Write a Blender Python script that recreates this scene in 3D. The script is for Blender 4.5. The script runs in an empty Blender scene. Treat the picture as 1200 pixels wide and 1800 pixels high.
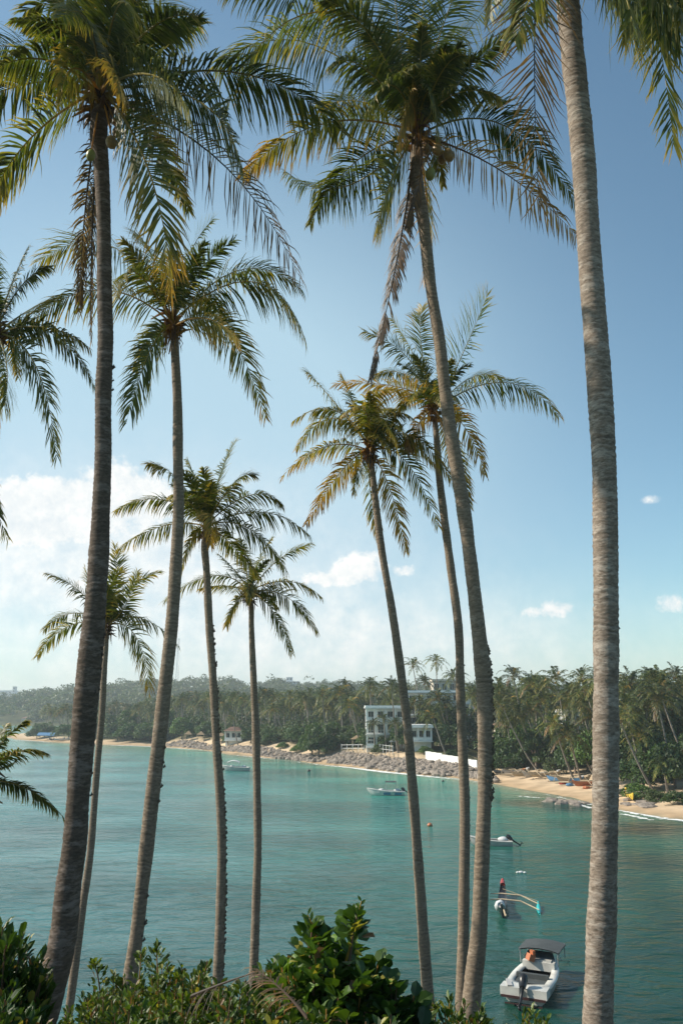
import bpy, math, random
import numpy as np
R = math.radians
random.seed(7); rng = np.random.default_rng(7)
sc = bpy.context.scene
col = sc.collection
# ---------------------------------------------------------------- camera
F = 1400.0; CH = 13.0; P = math.atan(345/F); CP, SP = math.cos(P), math.sin(P)
cam_d = bpy.data.cameras.new('camera'); cam = bpy.data.objects.new('camera', cam_d); col.objects.link(cam)
cam_d.sensor_fit = 'VERTICAL'; cam_d.sensor_height = 36; cam_d.lens = 28; cam_d.clip_end = 20000; cam_d.clip_start = 0.05
cam.location = (0, 0, CH); cam.rotation_euler = (math.pi/2 + P, 0, 0)
sc.camera = cam
# ---------------------------------------------------------------- light
SUN_EL, SUN_AZ = 38.0, -88.0           # azimuth clockwise from +Y (straight ahead); -90 = left
sd = np.array([math.sin(R(SUN_AZ))*math.cos(R(SUN_EL)), math.cos(R(SUN_AZ))*math.cos(R(SUN_EL)), math.sin(R(SUN_EL))])
sun_d = bpy.data.lights.new('sun', 'SUN'); sun_d.energy = 5.0; sun_d.angle = R(0.53); sun_d.color = (1.0, 0.90, 0.76)
sun = bpy.data.objects.new('sun', sun_d); col.objects.link(sun)
from mathutils import Vector
sun.rotation_euler = Vector(sd).to_track_quat('Z', 'Y').to_euler()
sc.view_settings.view_transform = 'Standard'; sc.view_settings.look = 'None'
sc.view_settings.exposure = 0.35; sc.view_settings.gamma = 1
sc.cycles.max_bounces = 8; sc.cycles.transparent_max_bounces = 8
sc.cycles.volume_bounces = 1

def direction(px, py):
    u, v = (px-600)/F, (900-py)/F
    d = np.array([u, CP - v*SP, SP + v*CP]); return d/np.linalg.norm(d)

world = bpy.data.worlds.new("World"); sc.world = world; world.use_nodes = True
wt = world.node_tree; wt.nodes.clear()
def N(tree, typ, **kw):
    n = tree.nodes.new(typ)
    for k, v in kw.items():
        if k.startswith('i_'):
            key = k[2:]; n.inputs[int(key) if key.isdigit() else key].default_value = v
        else: setattr(n, k, v)
    return n
def math_node(t, op, a, b=None, clamp=False):
    n = t.nodes.new('ShaderNodeMath'); n.operation = op; n.use_clamp = clamp
    for i, x in enumerate((a, b)):
        if x is None: continue
        if isinstance(x, (int, float)): n.inputs[i].default_value = x
        else: t.links.new(x, n.inputs[i])
    return n.outputs[0]
def vmath(t, op, a, b=None):
    n = t.nodes.new('ShaderNodeVectorMath'); n.operation = op
    for i, x in enumerate((a, b)):
        if x is None: continue
        if isinstance(x, (tuple, list, np.ndarray)): n.inputs[i].default_value = tuple(float(q) for q in x)
        else: t.links.new(x, n.inputs[i])
    return n
sky = N(wt, 'ShaderNodeTexSky', sky_type='NISHITA', sun_disc=False, sun_elevation=R(SUN_EL), sun_rotation=R(SUN_AZ),
        altitude=0, air_density=1.0, dust_density=0.7, ozone_density=0.5)
bg = N(wt, 'ShaderNodeBackground', i_1=0.12)
tn = N(wt, 'ShaderNodeMix', data_type='RGBA', blend_type='MULTIPLY', i_0=1.0); tn.inputs[7].default_value = (.78, 1.02, 1.0, 1); wt.links.new(sky.outputs[0], tn.inputs[6]); wt.links.new(tn.outputs[2], bg.inputs[0])
geo = N(wt, 'ShaderNodeTexCoord')
D = geo.outputs['Generated']
nz = N(wt, 'ShaderNodeTexNoise', i_Scale=26.0, i_Detail=8.0, i_Roughness=0.6); wt.links.new(D, nz.inputs['Vector'])
nz2 = N(wt, 'ShaderNodeTexNoise', i_Scale=85.0, i_Detail=6.0, i_Roughness=0.62); wt.links.new(D, nz2.inputs['Vector'])
def cloud_sum(blobs):
    tot = None
    for (px, py, w, h, amp) in blobs:
        c = direction(px, py); right = np.array([c[1], -c[0], 0]); right /= np.linalg.norm(right); up = np.cross(right, c)
        rx, ry = w/F*0.9, h/F*0.9
        d = vmath(wt, 'SUBTRACT', D, c).outputs[0]
        a = math_node(wt, 'DIVIDE', vmath(wt, 'DOT_PRODUCT', d, right).outputs['Value'], rx)
        b = math_node(wt, 'DIVIDE', vmath(wt, 'DOT_PRODUCT', d, up).outputs['Value'], ry)
        fwd = vmath(wt, 'DOT_PRODUCT', D, c).outputs['Value']
        r2 = math_node(wt, 'ADD', math_node(wt, 'MULTIPLY', a, a), math_node(wt, 'MULTIPLY', b, b))
        g = math_node(wt, 'MULTIPLY', math_node(wt, 'EXPONENT', math_node(wt, 'MULTIPLY', r2, -1.0)), amp)
        g = math_node(wt, 'MULTIPLY', g, math_node(wt, 'GREATER_THAN', fwd, 0.5))
        tot = g if tot is None else math_node(wt, 'ADD', tot, g)
    return tot
puffs = [(30, 885, 75, 48, 1.0), (110, 880, 70, 52, 1.0), (205, 850, 60, 55, 1.05), (265, 880, 60, 45, .85), (330, 880, 60, 40, .55), (470, 890, 60, 30, .5), (20, 930, 120, 50, .7), (180, 930, 130, 50, .7),
         (640, 990, 60, 32, .78), (600, 1015, 85, 24, .62), (712, 1003, 28, 18, .6), (550, 1020, 50, 16, .45),
         (985, 1066, 50, 22, .70), (930, 1078, 70, 14, .45), (1145, 878, 28, 12, .50), (1180, 1060, 52, 22, .68), (845, 955, 20, 10, .4)]
dens = cloud_sum(puffs)
nm = math_node(wt, 'ADD', math_node(wt, 'MULTIPLY', math_node(wt, 'SUBTRACT', nz.outputs[0], 0.5), 1.7), math_node(wt, 'MULTIPLY', math_node(wt, 'SUBTRACT', nz2.outputs[0], 0.5), 0.9))
mk = math_node(wt, 'ADD', dens, math_node(wt, 'MULTIPLY', nm, math_node(wt, 'MINIMUM', math_node(wt, 'MULTIPLY', dens, 2.0), 1.0)))
ramp = N(wt, 'ShaderNodeMapRange', interpolation_type='SMOOTHSTEP'); wt.links.new(mk, ramp.inputs[0])
ramp.inputs[1].default_value = 0.26; ramp.inputs[2].default_value = 0.98; ramp.inputs[3].default_value = 0; ramp.inputs[4].default_value = 0.97
veil = cloud_sum([(60, 1010, 420, 170, .75), (300, 930, 260, 110, .35), (600, 1110, 330, 80, .45), (900, 1120, 350, 70, .30), (600, 1190, 900, 60, .35), (420, 1060, 520, 190, .30)])
thin = math_node(wt, 'MINIMUM', cloud_sum([(150, 720, 560, 400, .75), (560, 780, 420, 420, .50)]), .8)
vv = math_node(wt, 'MULTIPLY', veil, math_node(wt, 'ADD', math_node(wt, 'MULTIPLY', nz.outputs[0], 1.0), 0.45))
allm = math_node(wt, 'MAXIMUM', ramp.outputs[0], math_node(wt, 'MULTIPLY', vv, 0.8), clamp=True)
cb = N(wt, 'ShaderNodeBackground', i_1=0.87)
cm = N(wt, 'ShaderNodeMix', data_type='RGBA'); cm.inputs[6].default_value = (.74, .80, .83, 1); cm.inputs[7].default_value = (1.0, .985, .95, 1)
cr_ = N(wt, 'ShaderNodeMapRange', i_1=.36, i_2=.62); wt.links.new(math_node(wt, 'ADD', math_node(wt, 'MULTIPLY', nz.outputs[0], .6), math_node(wt, 'MULTIPLY', nz2.outputs[0], .4)), cr_.inputs[0]); wt.links.new(cr_.outputs[0], cm.inputs[0]); wt.links.new(cm.outputs[2], cb.inputs[0])
mx = N(wt, 'ShaderNodeMixShader'); wt.links.new(allm, mx.inputs[0]); tb = N(wt, 'ShaderNodeBackground', i_0=(.50, .70, .81, 1), i_1=.86); mt = N(wt, 'ShaderNodeMixShader'); wt.links.new(thin, mt.inputs[0]); wt.links.new(bg.outputs[0], mt.inputs[1]); wt.links.new(tb.outputs[0], mt.inputs[2]); wt.links.new(mt.outputs[0], mx.inputs[1]); wt.links.new(cb.outputs[0], mx.inputs[2])
out = N(wt, 'ShaderNodeOutputWorld'); wt.links.new(mx.outputs[0], out.inputs[0])

# ---------------------------------------------------------------- pixel helpers (photo pixels 1200x1800 -> world points)
def slope(px, py):
    v = (900-py)/F; y = CP - v*SP
    return (px-600)/F/y, (SP + v*CP)/y, 1.0/y        # x/Y, z/Y, depth/Y
def at(px, py, Y):
    a, b, d = slope(px, py); return np.array([a*Y, Y, CH + b*Y])
def depth(px, py, Y): return slope(px, py)[2]*Y
def gnd(px, py, z=0.0):
    a, b, d = slope(px, py); Y = (CH - z)/(-b); return np.array([a*Y, Y, z])

# ---------------------------------------------------------------- mesh helpers
def np_mesh(name, V, loops, sizes, mat=None, parent=None, color=None, smooth=False):
    V = np.asarray(V, np.float32); loops = np.asarray(loops, np.int32).ravel(); sizes = np.asarray(sizes, np.int32)
    me = bpy.data.meshes.new(name)
    me.vertices.add(len(V)); me.vertices.foreach_set('co', V.ravel())
    me.loops.add(len(loops)); me.loops.foreach_set('vertex_index', loops)
    me.polygons.add(len(sizes)); st = np.concatenate([[0], np.cumsum(sizes)[:-1]]).astype(np.int32)
    me.polygons.foreach_set('loop_start', st)
    me.update(calc_edges=True)
    me.polygons.foreach_set('use_smooth', np.full(len(sizes), bool(smooth)))
    if color is not None:
        at_ = me.color_attributes.new('Col', 'FLOAT_COLOR', 'POINT')
        c = np.ones((len(V), 4), np.float32); c[:, :3] = color; at_.data.foreach_set('color', c.ravel())
    me.validate()
    if mat: me.materials.append(mat)
    o = bpy.data.objects.new(name, me); col.objects.link(o)
    if parent: o.parent = parent
    return o
class Q:      # gathers pieces (V, quads/tris, colour) into one mesh
    def __init__(s): s.V = []; s.L = []; s.S = []; s.C = []; s.n = 0
    def add(s, V, faces, c=(1, 1, 1)):
        V = np.asarray(V, float).reshape(-1, 3)
        if isinstance(faces, np.ndarray) and faces.ndim == 2:
            s.L.append((faces + s.n).ravel()); s.S.append(np.full(len(faces), faces.shape[1]))
        else:
            for f in faces: s.L.append(np.asarray(f)+s.n); s.S.append(np.array([len(f)]))
        c = np.asarray(c, float); s.C.append(np.tile(c, (len(V), 1)) if c.ndim == 1 else c)
        s.V.append(V); s.n += len(V)
    def box(s, c, size, rz=0, c_=(1, 1, 1), tilt=0):
        x, y, z = np.asarray(size)/2.0
        V = np.array([[a*x, b*y, d*z] for d in (-1, 1) for b in (-1, 1) for a in (-1, 1)])
        if tilt: ct, st = math.cos(tilt), math.sin(tilt); V = np.stack([V[:, 0]*ct+V[:, 2]*st, V[:, 1], -V[:, 0]*st+V[:, 2]*ct], 1)
        cr, sr = math.cos(rz), math.sin(rz)
        V = np.stack([V[:, 0]*cr-V[:, 1]*sr, V[:, 0]*sr+V[:, 1]*cr, V[:, 2]], 1) + np.asarray(c)
        s.add(V, [[0, 2, 3, 1], [4, 5, 7, 6], [0, 1, 5, 4], [2, 6, 7, 3], [0, 4, 6, 2], [1, 3, 7, 5]], c_)
    def tube(s, pts, rad, n=8, c=(1, 1, 1), cap=True):
        pts = np.asarray(pts, float); m = len(pts); rad = np.full(m, rad) if np.isscalar(rad) else np.asarray(rad)
        T = np.gradient(pts, axis=0); T /= np.linalg.norm(T, axis=1)[:, None]+1e-9
        ref = np.array([0, 1, 0.03]) if abs(T[0][1]) < .8 else np.array([1, 0, 0.03])
        A = np.cross(T, ref); A /= np.linalg.norm(A, axis=1)[:, None]; B = np.cross(T, A)
        th = np.arange(n)/n*2*math.pi
        V = pts[:, None, :] + rad[:, None, None]*(A[:, None, :]*np.cos(th)[None, :, None]+B[:, None, :]*np.sin(th)[None, :, None])
        i = np.arange(m-1)[:, None]*n; j = np.arange(n)[None, :]; k = (j+1) % n
        Fq = np.stack([i+j, i+k, i+n+k, i+n+j], -1).reshape(-1, 4)
        s.add(V.reshape(-1, 3), Fq, c)
        if cap:
            base = s.n - m*n
            s.L.append(np.arange(n)+base); s.S.append(np.array([n])); s.L.append((np.arange(n)+base+(m-1)*n)[::-1]); s.S.append(np.array([n]))
    def blob(s, c, size, c_=(1, 1, 1), nu=12, nv=8, jag=0.0, seed=0, R3=None):
        r_ = np.random.default_rng(seed+1); th = np.arange(nu)/nu*2*math.pi; ph = (np.arange(1, nv))/nv*math.pi
        V = np.stack([np.outer(np.sin(ph), np.cos(th)), np.outer(np.sin(ph), np.sin(th)), np.outer(np.cos(ph), np.ones(nu))], -1).reshape(-1, 3)
        V = np.vstack([V, [[0, 0, 1], [0, 0, -1]]]); V = V*(1+jag*(r_.random((len(V), 1))-.5))*np.asarray(size)
        if R3 is not None: V = V @ np.asarray(R3).T
        V = V + np.asarray(c)
        i = np.arange(nv-2)[:, None]*nu; j = np.arange(nu)[None, :]; k = (j+1) % nu
        f = list(np.stack([i+j, i+nu+j, i+nu+k, i+k], -1).reshape(-1, 4)); m = (nv-1)*nu
        f += [np.array([m, a, (a+1) % nu]) for a in range(nu)] + [np.array([m+1, (nv-2)*nu+(a+1) % nu, (nv-2)*nu+a]) for a in range(nu)]
        s.add(V, f, c_)
    def build(s, name, mat=None, parent=None, smooth=False):
        return np_mesh(name, np.vstack(s.V), np.concatenate(s.L), np.concatenate(s.S), mat, parent, np.vstack(s.C), smooth)
def instances(q, tV, tF, pos, rot, scale, colr):
    """many copies of a small template (quads) into q; rot: (n,3,3) columns = axes"""
    tV = np.asarray(tV, float); tF = np.asarray(tF); n = len(pos)
    V = np.einsum('nij,kj->nki', rot, tV)*np.asarray(scale).reshape(n, 1, 1) + pos[:, None, :]
    Fq = (tF[None] + (np.arange(n)*len(tV))[:, None, None]).reshape(-1, tF.shape[1])
    q.add(V.reshape(-1, 3), Fq, np.repeat(colr, len(tV), axis=0))
def empty(name, loc=(0, 0, 0), rz=0):
    o = bpy.data.objects.new(name, None); col.objects.link(o); o.location = tuple(float(a) for a in loc); o.rotation_euler = (0, 0, rz); o.empty_display_size = .3; return o
def tag(o, label=None, cat=None, group=None, kind=None):
    if label: o['label'] = label
    if cat: o['category'] = cat
    if group: o['group'] = group
    if kind: o['kind'] = kind
    return o
def copy_tree(o, parent=None):
    c = o.copy(); col.objects.link(c)
    if parent: c.parent = parent
    for ch in [x for x in TREE.get(o.name, [])]: copy_tree(ch, c)
    return c
TREE = {}
def norm(a): return a/(np.linalg.norm(a, axis=-1, keepdims=True)+1e-9)
def rand_rot(n, up_bias=0.0, r_=rng, out=None):
    z = r_.normal(size=(n, 3))
    if out is not None: z = norm(z)*.9 + out
    z[:, 2] += up_bias; z = norm(z); x = norm(np.cross(r_.normal(size=(n, 3)), z)); y = np.cross(z, x)
    return np.stack([x, y, z], -1)

# ---------------------------------------------------------------- materials
def mat_new(name):
    m = bpy.data.materials.new(name); m.use_nodes = True; t = m.node_tree; b = t.nodes['Principled BSDF']; return m, t, b
def plain(name, c, rough=.6, var=.12, scale=6.0, metal=0.0, bump=0.0, spec=.5):
    m, t, b = mat_new(name)
    tc = N(t, 'ShaderNodeTexCoord'); nz = N(t, 'ShaderNodeTexNoise', i_Scale=scale, i_Detail=6.0); t.links.new(tc.outputs['Object'], nz.inputs['Vector'])
    mr = N(t, 'ShaderNodeMapRange', i_1=.3, i_2=.7, i_3=1-var, i_4=1+var); t.links.new(nz.outputs[0], mr.inputs[0])
    mm = N(t, 'ShaderNodeMix', data_type='RGBA', blend_type='MULTIPLY', i_0=1.0); mm.inputs[6].default_value = (*c, 1); t.links.new(mr.outputs[0], mm.inputs[7])
    t.links.new(mm.outputs[2], b.inputs['Base Color']); b.inputs['Roughness'].default_value = rough; b.inputs['Metallic'].default_value = metal
    b.inputs['Specular IOR Level'].default_value = spec
    if bump:
        bp = N(t, 'ShaderNodeBump', i_Strength=bump, i_Distance=.05); t.links.new(nz.outputs[0], bp.inputs['Height']); t.links.new(bp.outputs[0], b.inputs['Normal'])
    return m
def foliage(name, rough=.42, trans=.32, spec=.5, vary=.25, tint=(1.5, 1.45, .55), gain=1.0):
    m, t, b = mat_new(name)
    at_ = N(t, 'ShaderNodeAttribute', attribute_name='Col')
    oi = N(t, 'ShaderNodeObjectInfo'); mr = N(t, 'ShaderNodeMapRange', i_3=gain*(1-vary), i_4=gain*(1+vary)); t.links.new(oi.outputs['Random'], mr.inputs[0])
    mm = N(t, 'ShaderNodeMix', data_type='RGBA', blend_type='MULTIPLY', i_0=1.0); t.links.new(at_.outputs[0], mm.inputs[6]); t.links.new(mr.outputs[0], mm.inputs[7])
    t.links.new(mm.outputs[2], b.inputs['Base Color']); b.inputs['Roughness'].default_value = rough; b.inputs['Specular IOR Level'].default_value = spec
    tr = N(t, 'ShaderNodeBsdfTranslucent'); m2 = N(t, 'ShaderNodeMix', data_type='RGBA', blend_type='MULTIPLY', i_0=1.0); t.links.new(mm.outputs[2], m2.inputs[6]); m2.inputs[7].default_value = (tint[0]*1.6, tint[1]*1.6, tint[2]*1.6, 1)
    t.links.new(m2.outputs[2], tr.inputs[0])
    ms = N(t, 'ShaderNodeMixShader', i_0=trans); t.links.new(b.outputs[0], ms.inputs[1]); t.links.new(tr.outputs[0], ms.inputs[2])
    t.links.new(ms.outputs[0], t.nodes['Material Output'].inputs[0]); return m
def bark(name, c1, c2, lich, lam, scale=3.0):
    m, t, b = mat_new(name)
    at_ = N(t, 'ShaderNodeAttribute', attribute_name='Col')
    tc = N(t, 'ShaderNodeTexCoord'); mp = N(t, 'ShaderNodeMapping'); mp.inputs['Scale'].default_value = (1, 1, 2.6); t.links.new(tc.outputs['Object'], mp.inputs[0])
    n1 = N(t, 'ShaderNodeTexNoise', i_Scale=scale, i_Detail=9.0, i_Roughness=.65); t.links.new(mp.outputs[0], n1.inputs['Vector'])
    n2 = N(t, 'ShaderNodeTexNoise', i_Scale=scale*5, i_Detail=8.0, i_Roughness=.7); t.links.new(mp.outputs[0], n2.inputs['Vector'])
    r1 = N(t, 'ShaderNodeMapRange', i_1=.30, i_2=.70); t.links.new(n2.outputs[0], r1.inputs[0])
    a = N(t, 'ShaderNodeMix', data_type='RGBA'); a.inputs[6].default_value = (*c1, 1); a.inputs[7].default_value = (*c2, 1); t.links.new(r1.outputs[0], a.inputs[0])
    ad = math_node(t, 'ADD', n1.outputs[0], math_node(t, 'MULTIPLY', n2.outputs[0], .35))
    r2 = N(t, 'ShaderNodeMapRange', i_1=.74-lam*.2, i_2=.86-lam*.2, i_3=0.0, i_4=.42); t.links.new(ad, r2.inputs[0])
    l = N(t, 'ShaderNodeMix', data_type='RGBA'); t.links.new(a.outputs[2], l.inputs[6]); l.inputs[7].default_value = (*lich, 1); t.links.new(r2.outputs[0], l.inputs[0])
    mm = N(t, 'ShaderNodeMix', data_type='RGBA', blend_type='MULTIPLY', i_0=1.0); t.links.new(l.outputs[2], mm.inputs[6]); t.links.new(at_.outputs[0], mm.inputs[7])
    t.links.new(mm.outputs[2], b.inputs['Base Color']); b.inputs['Roughness'].default_value = .85; b.inputs['Specular IOR Level'].default_value = .2
    bp = N(t, 'ShaderNodeBump', i_Strength=.7, i_Distance=.02); t.links.new(n2.outputs[0], bp.inputs['Height']); t.links.new(bp.outputs[0], b.inputs['Normal'])
    return m
M = {}
M['frond'] = foliage('palm_leaf', rough=.48, trans=.25, spec=.30, vary=.15)
M['leaf'] = foliage('shrub_leaf', rough=.45, trans=.24, spec=.32, vary=.1)
M['farleaf'] = foliage('far_palm_leaf', rough=.5, trans=.18, spec=.35, vary=.35, tint=(1.2, 1.4, .6), gain=.9)
M['treeleaf'] = foliage('tree_leaf', rough=.5, trans=.22, spec=.35, vary=.25)
M['bark_grey'] = bark('palm_bark', (.15, .115, .082), (.31, .245, .18), (.40, .34, .28), .10)
M['bark_dark'] = bark('palm_bark_lichen', (.065, .048, .036), (.145, .112, .086), (.30, .25, .22), .30, 2.6)
M['bark_pale'] = bark('palm_bark_pale', (.13, .10, .076), (.33, .27, .215), (.50, .45, .39), .40)
M['bark_far'] = bark('far_palm_bark', (.16, .135, .11), (.28, .24, .20), (.4, .37, .33), .2)
M['wood'] = plain('branch_wood', (.16, .12, .085), .8)
M['husk'] = plain('coconut_husk', (.26, .17, .06), .45, .3, 14)
M['nut_green'] = plain('coconut_green', (.25, .27, .08), .4, .25, 10)
M['vine'] = plain('vine_stub', (.055, .045, .03), .9, .4, 20)
M['white'] = plain('white_paint', (.78, .77, .74), .5, .06, 1.5)
M['cream'] = plain('cream_wall', (.55, .49, .40), .8, .12, 1.2)
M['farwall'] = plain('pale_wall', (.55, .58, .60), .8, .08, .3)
M['glass'] = plain('window_glass', (.03, .045, .05), .08, .1, 2)
M['dark'] = plain('dark_interior', (.035, .035, .035), .7)
M['tile'] = plain('roof_tile', (.17, .095, .065), .8, .3, 4)
M['thatch'] = plain('thatch', (.24, .17, .10), .9, .3, 5, bump=.5)
M['metal'] = plain('grey_metal', (.35, .36, .37), .4, .1, 5, .6)
M['black'] = plain('black_plastic', (.015, .016, .018), .35, .2, 5)
M['canopy'] = plain('canopy_cloth', (.055, .062, .062), .8, .15, 3)
M['cloth_white'] = plain('boat_cover', (.55, .55, .55), .8, .15, 6)
M['gel'] = plain('white_hull', (.52, .51, .47), .35, .22, 1.6)
M['hull_grey'] = plain('grey_hull', (.42, .40, .38), .4, .15, 3)
M['hull_blue'] = plain('blue_hull', (.03, .16, .24), .4, .2, 3)
M['teal'] = plain('teal_paint', (.01, .42, .42), .35, .12, 4)
M['red'] = plain('red_paint', (.36, .05, .04), .4, .15, 4)
M['orange'] = plain('orange_paint', (.42, .14, .06), .4, .12, 6)
M['yellow'] = plain('yellow_paint', (.6, .42, .05), .5, .12, 4)
M['bluecloth'] = plain('blue_tarp', (.08, .20, .36), .6, .15, 3)
M['stripe'] = plain('dark_stripe', (.05, .02, .02), .5)
M['rope'] = plain('rope', (.35, .28, .18), .9)
M['pole'] = plain('bamboo_pole', (.42, .33, .22), .6, .2, 5)
M['rock'] = plain('rock', (.24, .20, .165), .9, .45, .8, bump=.8)
M['rockdark'] = plain('wet_rock', (.12, .10, .075), .6, .4, 1.2, bump=.8)

# ---------------------------------------------------------------- coast line and terrain
coast_px = [(15, 1296), (30, 1300), (100, 1305), (180, 1309), (270, 1312), (350, 1318), (430, 1328), (500, 1336), (560, 1343), (620, 1349), (680, 1357), (740, 1363),
            (800, 1368), (870, 1378), (930, 1391), (1000, 1403), (1040, 1413), (1090, 1424), (1140, 1432), (1200, 1440), (1260, 1447)]
front = [gnd(*c)[:2] for c in coast_px]
front = np.array(front)
back = np.array([gnd(15, 1291)[:2], gnd(60, 1289)[:2], gnd(110, 1287)[:2], gnd(165, 1282)[:2], gnd(170, 1277)[:2], gnd(60, 1276)[:2], gnd(-100, 1273)[:2], gnd(-400, 1271)[:2]])
poly = np.vstack([front, [(80, 80), (120, 62), (180, 50), (300, 40), (4000, 40), (4000, 6000), (-5000, 6000), (-5000, 900)], back[::-1]])
def sdist(x, y):
    x = np.asarray(x, float); y = np.asarray(y, float); best = np.full(x.shape, 1e9); inside = np.zeros(x.shape, bool)
    n = len(poly)
    for i in range(n):
        a, b = poly[i], poly[(i+1) % n]; e = b-a
        t = np.clip(((x-a[0])*e[0]+(y-a[1])*e[1])/(e@e), 0, 1)
        best = np.minimum(best, np.hypot(x-a[0]-t*e[0], y-a[1]-t*e[1]))
        c = ((a[1] > y) != (b[1] > y)) & (x < (b[0]-a[0])*(y-a[1])/(b[1]-a[1]+1e-12)+a[0]); inside ^= c
    return np.where(inside, best, -best)
def wig(x, y, s, k=0):
    return (np.sin(x*s*1.3+k)+np.sin(y*s*1.1+2*k+1)+np.sin((x+y)*s*.7+k*3+2)+np.sin((x-1.7*y)*s*.53+4+k))/4
def px_of(x, y): return 600 + F*x/(np.maximum(y, 1)*CP + 0)*1.0*(1.0/1.0)*1.03
def bankness(x, y):
    p = px_of(x, y); a = np.clip((p-290)/25, 0, 1)*np.clip((845-p)/25, 0, 1); dip = np.clip(1-np.abs(p-568)/16, 0, 1)
    return a*(1-.5*dip)
def height(x, y):
    x = np.asarray(x, float); y = np.asarray(y, float)
    d = sdist(x, y) + wig(x, y, .12)*1.2*np.clip(y/100, 0, 2)
    beach = np.interp(d, [-60, -20, 0, 10, 20, 40, 120, 400], [-4, -1.6, 0, 1.1, 2.1, 2.6, 4.5, 9])
    bank = np.interp(d, [-60, -20, 0, 3.0, 12, 40, 120, 400], [-4, -1.6, 0, .35, 3.3, 3.6, 4.5, 9])
    k = bankness(x, y); h = beach*(1-k)+bank*k
    hill = 0
    for (cx, cy, sx, sy, a) in [(-255, 980, 130, 260, 19), (-90, 1000, 170, 240, 13), (-60, 1350, 400, 250, 16), (60, 1050, 220, 260, 8), (-40, 560, 120, 120, 4), (300, 900, 300, 300, 14), (95, 210, 60, 50, 3), (-620, 1500, 300, 300, 4)]:
        hill = hill + a*np.exp(-((x-cx)/sx)**2-((y-cy)/sy)**2)
    h = h + hill*np.clip(d/80, 0, 1) + wig(x, y, .03, 2)*1.0*np.clip(d/60, 0, 1)
    near = 11.4 - .355*np.maximum(y, -6) + wig(x, y, .9)*.18 - .0008*np.maximum(np.abs(x)-30, 0)**2
    near = np.where(y < -6, 13.5, near)
    near = np.maximum(near, -4)
    return np.maximum(h, near)
def line(*segs):
    out_ = []
    for a, b, s in segs: out_ += list(np.arange(a, b, s))
    return np.array(out_ + [segs[-1][1]])
def grid(name, X, Y, fz, mat, cf=None):
    XX, YY = np.meshgrid(X, Y); Z = fz(XX, YY); V = np.stack([XX, YY, Z], -1).reshape(-1, 3)
    ny, nx = XX.shape; i = np.arange(ny-1)[:, None]*nx; j = np.arange(nx-1)[None]
    Fq = np.stack([i+j, i+j+1, i+nx+j+1, i+nx+j], -1).reshape(-1, 4)
    return np_mesh(name, V, Fq, np.full(len(Fq), 4), mat, None, cf(XX, YY).reshape(-1, 3) if cf else None, True)
m, t, b = mat_new('terrain'); M['terrain'] = m
tc = N(t, 'ShaderNodeTexCoord'); at_ = N(t, 'ShaderNodeAttribute', attribute_name='Col')
n1 = N(t, 'ShaderNodeTexNoise', i_Scale=.35, i_Detail=8.0); t.links.new(tc.outputs['Object'], n1.inputs['Vector'])
mr = N(t, 'ShaderNodeMapRange', i_1=.3, i_2=.7, i_3=.75, i_4=1.2); t.links.new(n1.outputs[0], mr.inputs[0])
mm = N(t, 'ShaderNodeMix', data_type='RGBA', blend_type='MULTIPLY', i_0=1.0); t.links.new(at_.outputs[0], mm.inputs[6]); t.links.new(mr.outputs[0], mm.inputs[7])
t.links.new(mm.outputs[2], b.inputs['Base Color']); b.inputs['Roughness'].default_value = .95; b.inputs['Specular IOR Level'].default_value = .15
def lerp3(a, b, k): k = k[..., None]; return np.array(a)*(1-k)+np.array(b)*k
def terr_col(x, y):
    d = sdist(x, y); p = px_of(x, y); d = np.where((y > 430), d+25, d)
    dry = lerp3((.42, .29, .17), (.56, .43, .29), np.clip(d/7, 0, 1))
    c = np.where((d < 0)[..., None], np.array((.30, .24, .15)), dry)
    green = np.array((.07, .075, .03)); w = np.clip((d-np.where(bankness(x, y) > .3, 9.5, np.where(p < 300, 8, 19))+wig(x, y, .3)*3)/5, 0, 1)
    c = lerp3(0, 1, w)*(green) + lerp3(1, 0, w)*c
    return np.where((y < 45)[..., None], np.array((.06, .055, .03)), c)
tx = line((-5000, -600, 200), (-600, -220, 8), (-220, -60, 3), (-60, 90, 1.5), (90, 200, 6), (200, 800, 30), (800, 4000, 200))
ty = line((-60, -8, 4), (-8, 40, 1.0), (40, 95, 5), (95, 240, 1.5), (240, 420, 3), (420, 700, 10), (700, 1600, 20), (1600, 6000, 200))
tag(grid('ground', tx, ty, height, M['terrain'], terr_col), kind='structure')

# water: attribute Col = shallows, reef and water tones, plus sky reflection painted in at left
m, t, b = mat_new('sea_water'); M['water'] = m
at_ = N(t, 'ShaderNodeAttribute', attribute_name='Col'); tc = N(t, 'ShaderNodeTexCoord')
n1 = N(t, 'ShaderNodeTexNoise', i_Scale=.045, i_Detail=6.0, i_Roughness=.6); mp1 = N(t, 'ShaderNodeMapping'); mp1.inputs['Scale'].default_value = (.7, 1.1, 1); t.links.new(tc.outputs['Object'], mp1.inputs[0]); t.links.new(mp1.outputs[0], n1.inputs['Vector'])
mr = N(t, 'ShaderNodeMapRange', i_1=.34, i_2=.66, i_3=.55, i_4=1.32); t.links.new(n1.outputs[0], mr.inputs[0])
mm = N(t, 'ShaderNodeMix', data_type='RGBA', blend_type='MULTIPLY', i_0=1.0); t.links.new(at_.outputs[0], mm.inputs[6]); t.links.new(mr.outputs[0], mm.inputs[7])
t.links.new(mm.outputs[2], b.inputs['Base Color']); b.inputs['Roughness'].default_value = .09; b.inputs['IOR'].default_value = 1.33; b.inputs['Specular IOR Level'].default_value = .33
mp = N(t, 'ShaderNodeMapping'); mp.inputs['Rotation'].default_value = (0, 0, R(-14)); mp.inputs['Scale'].default_value = (.75, 1.25, 1); t.links.new(tc.outputs['Object'], mp.inputs[0])
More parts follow.
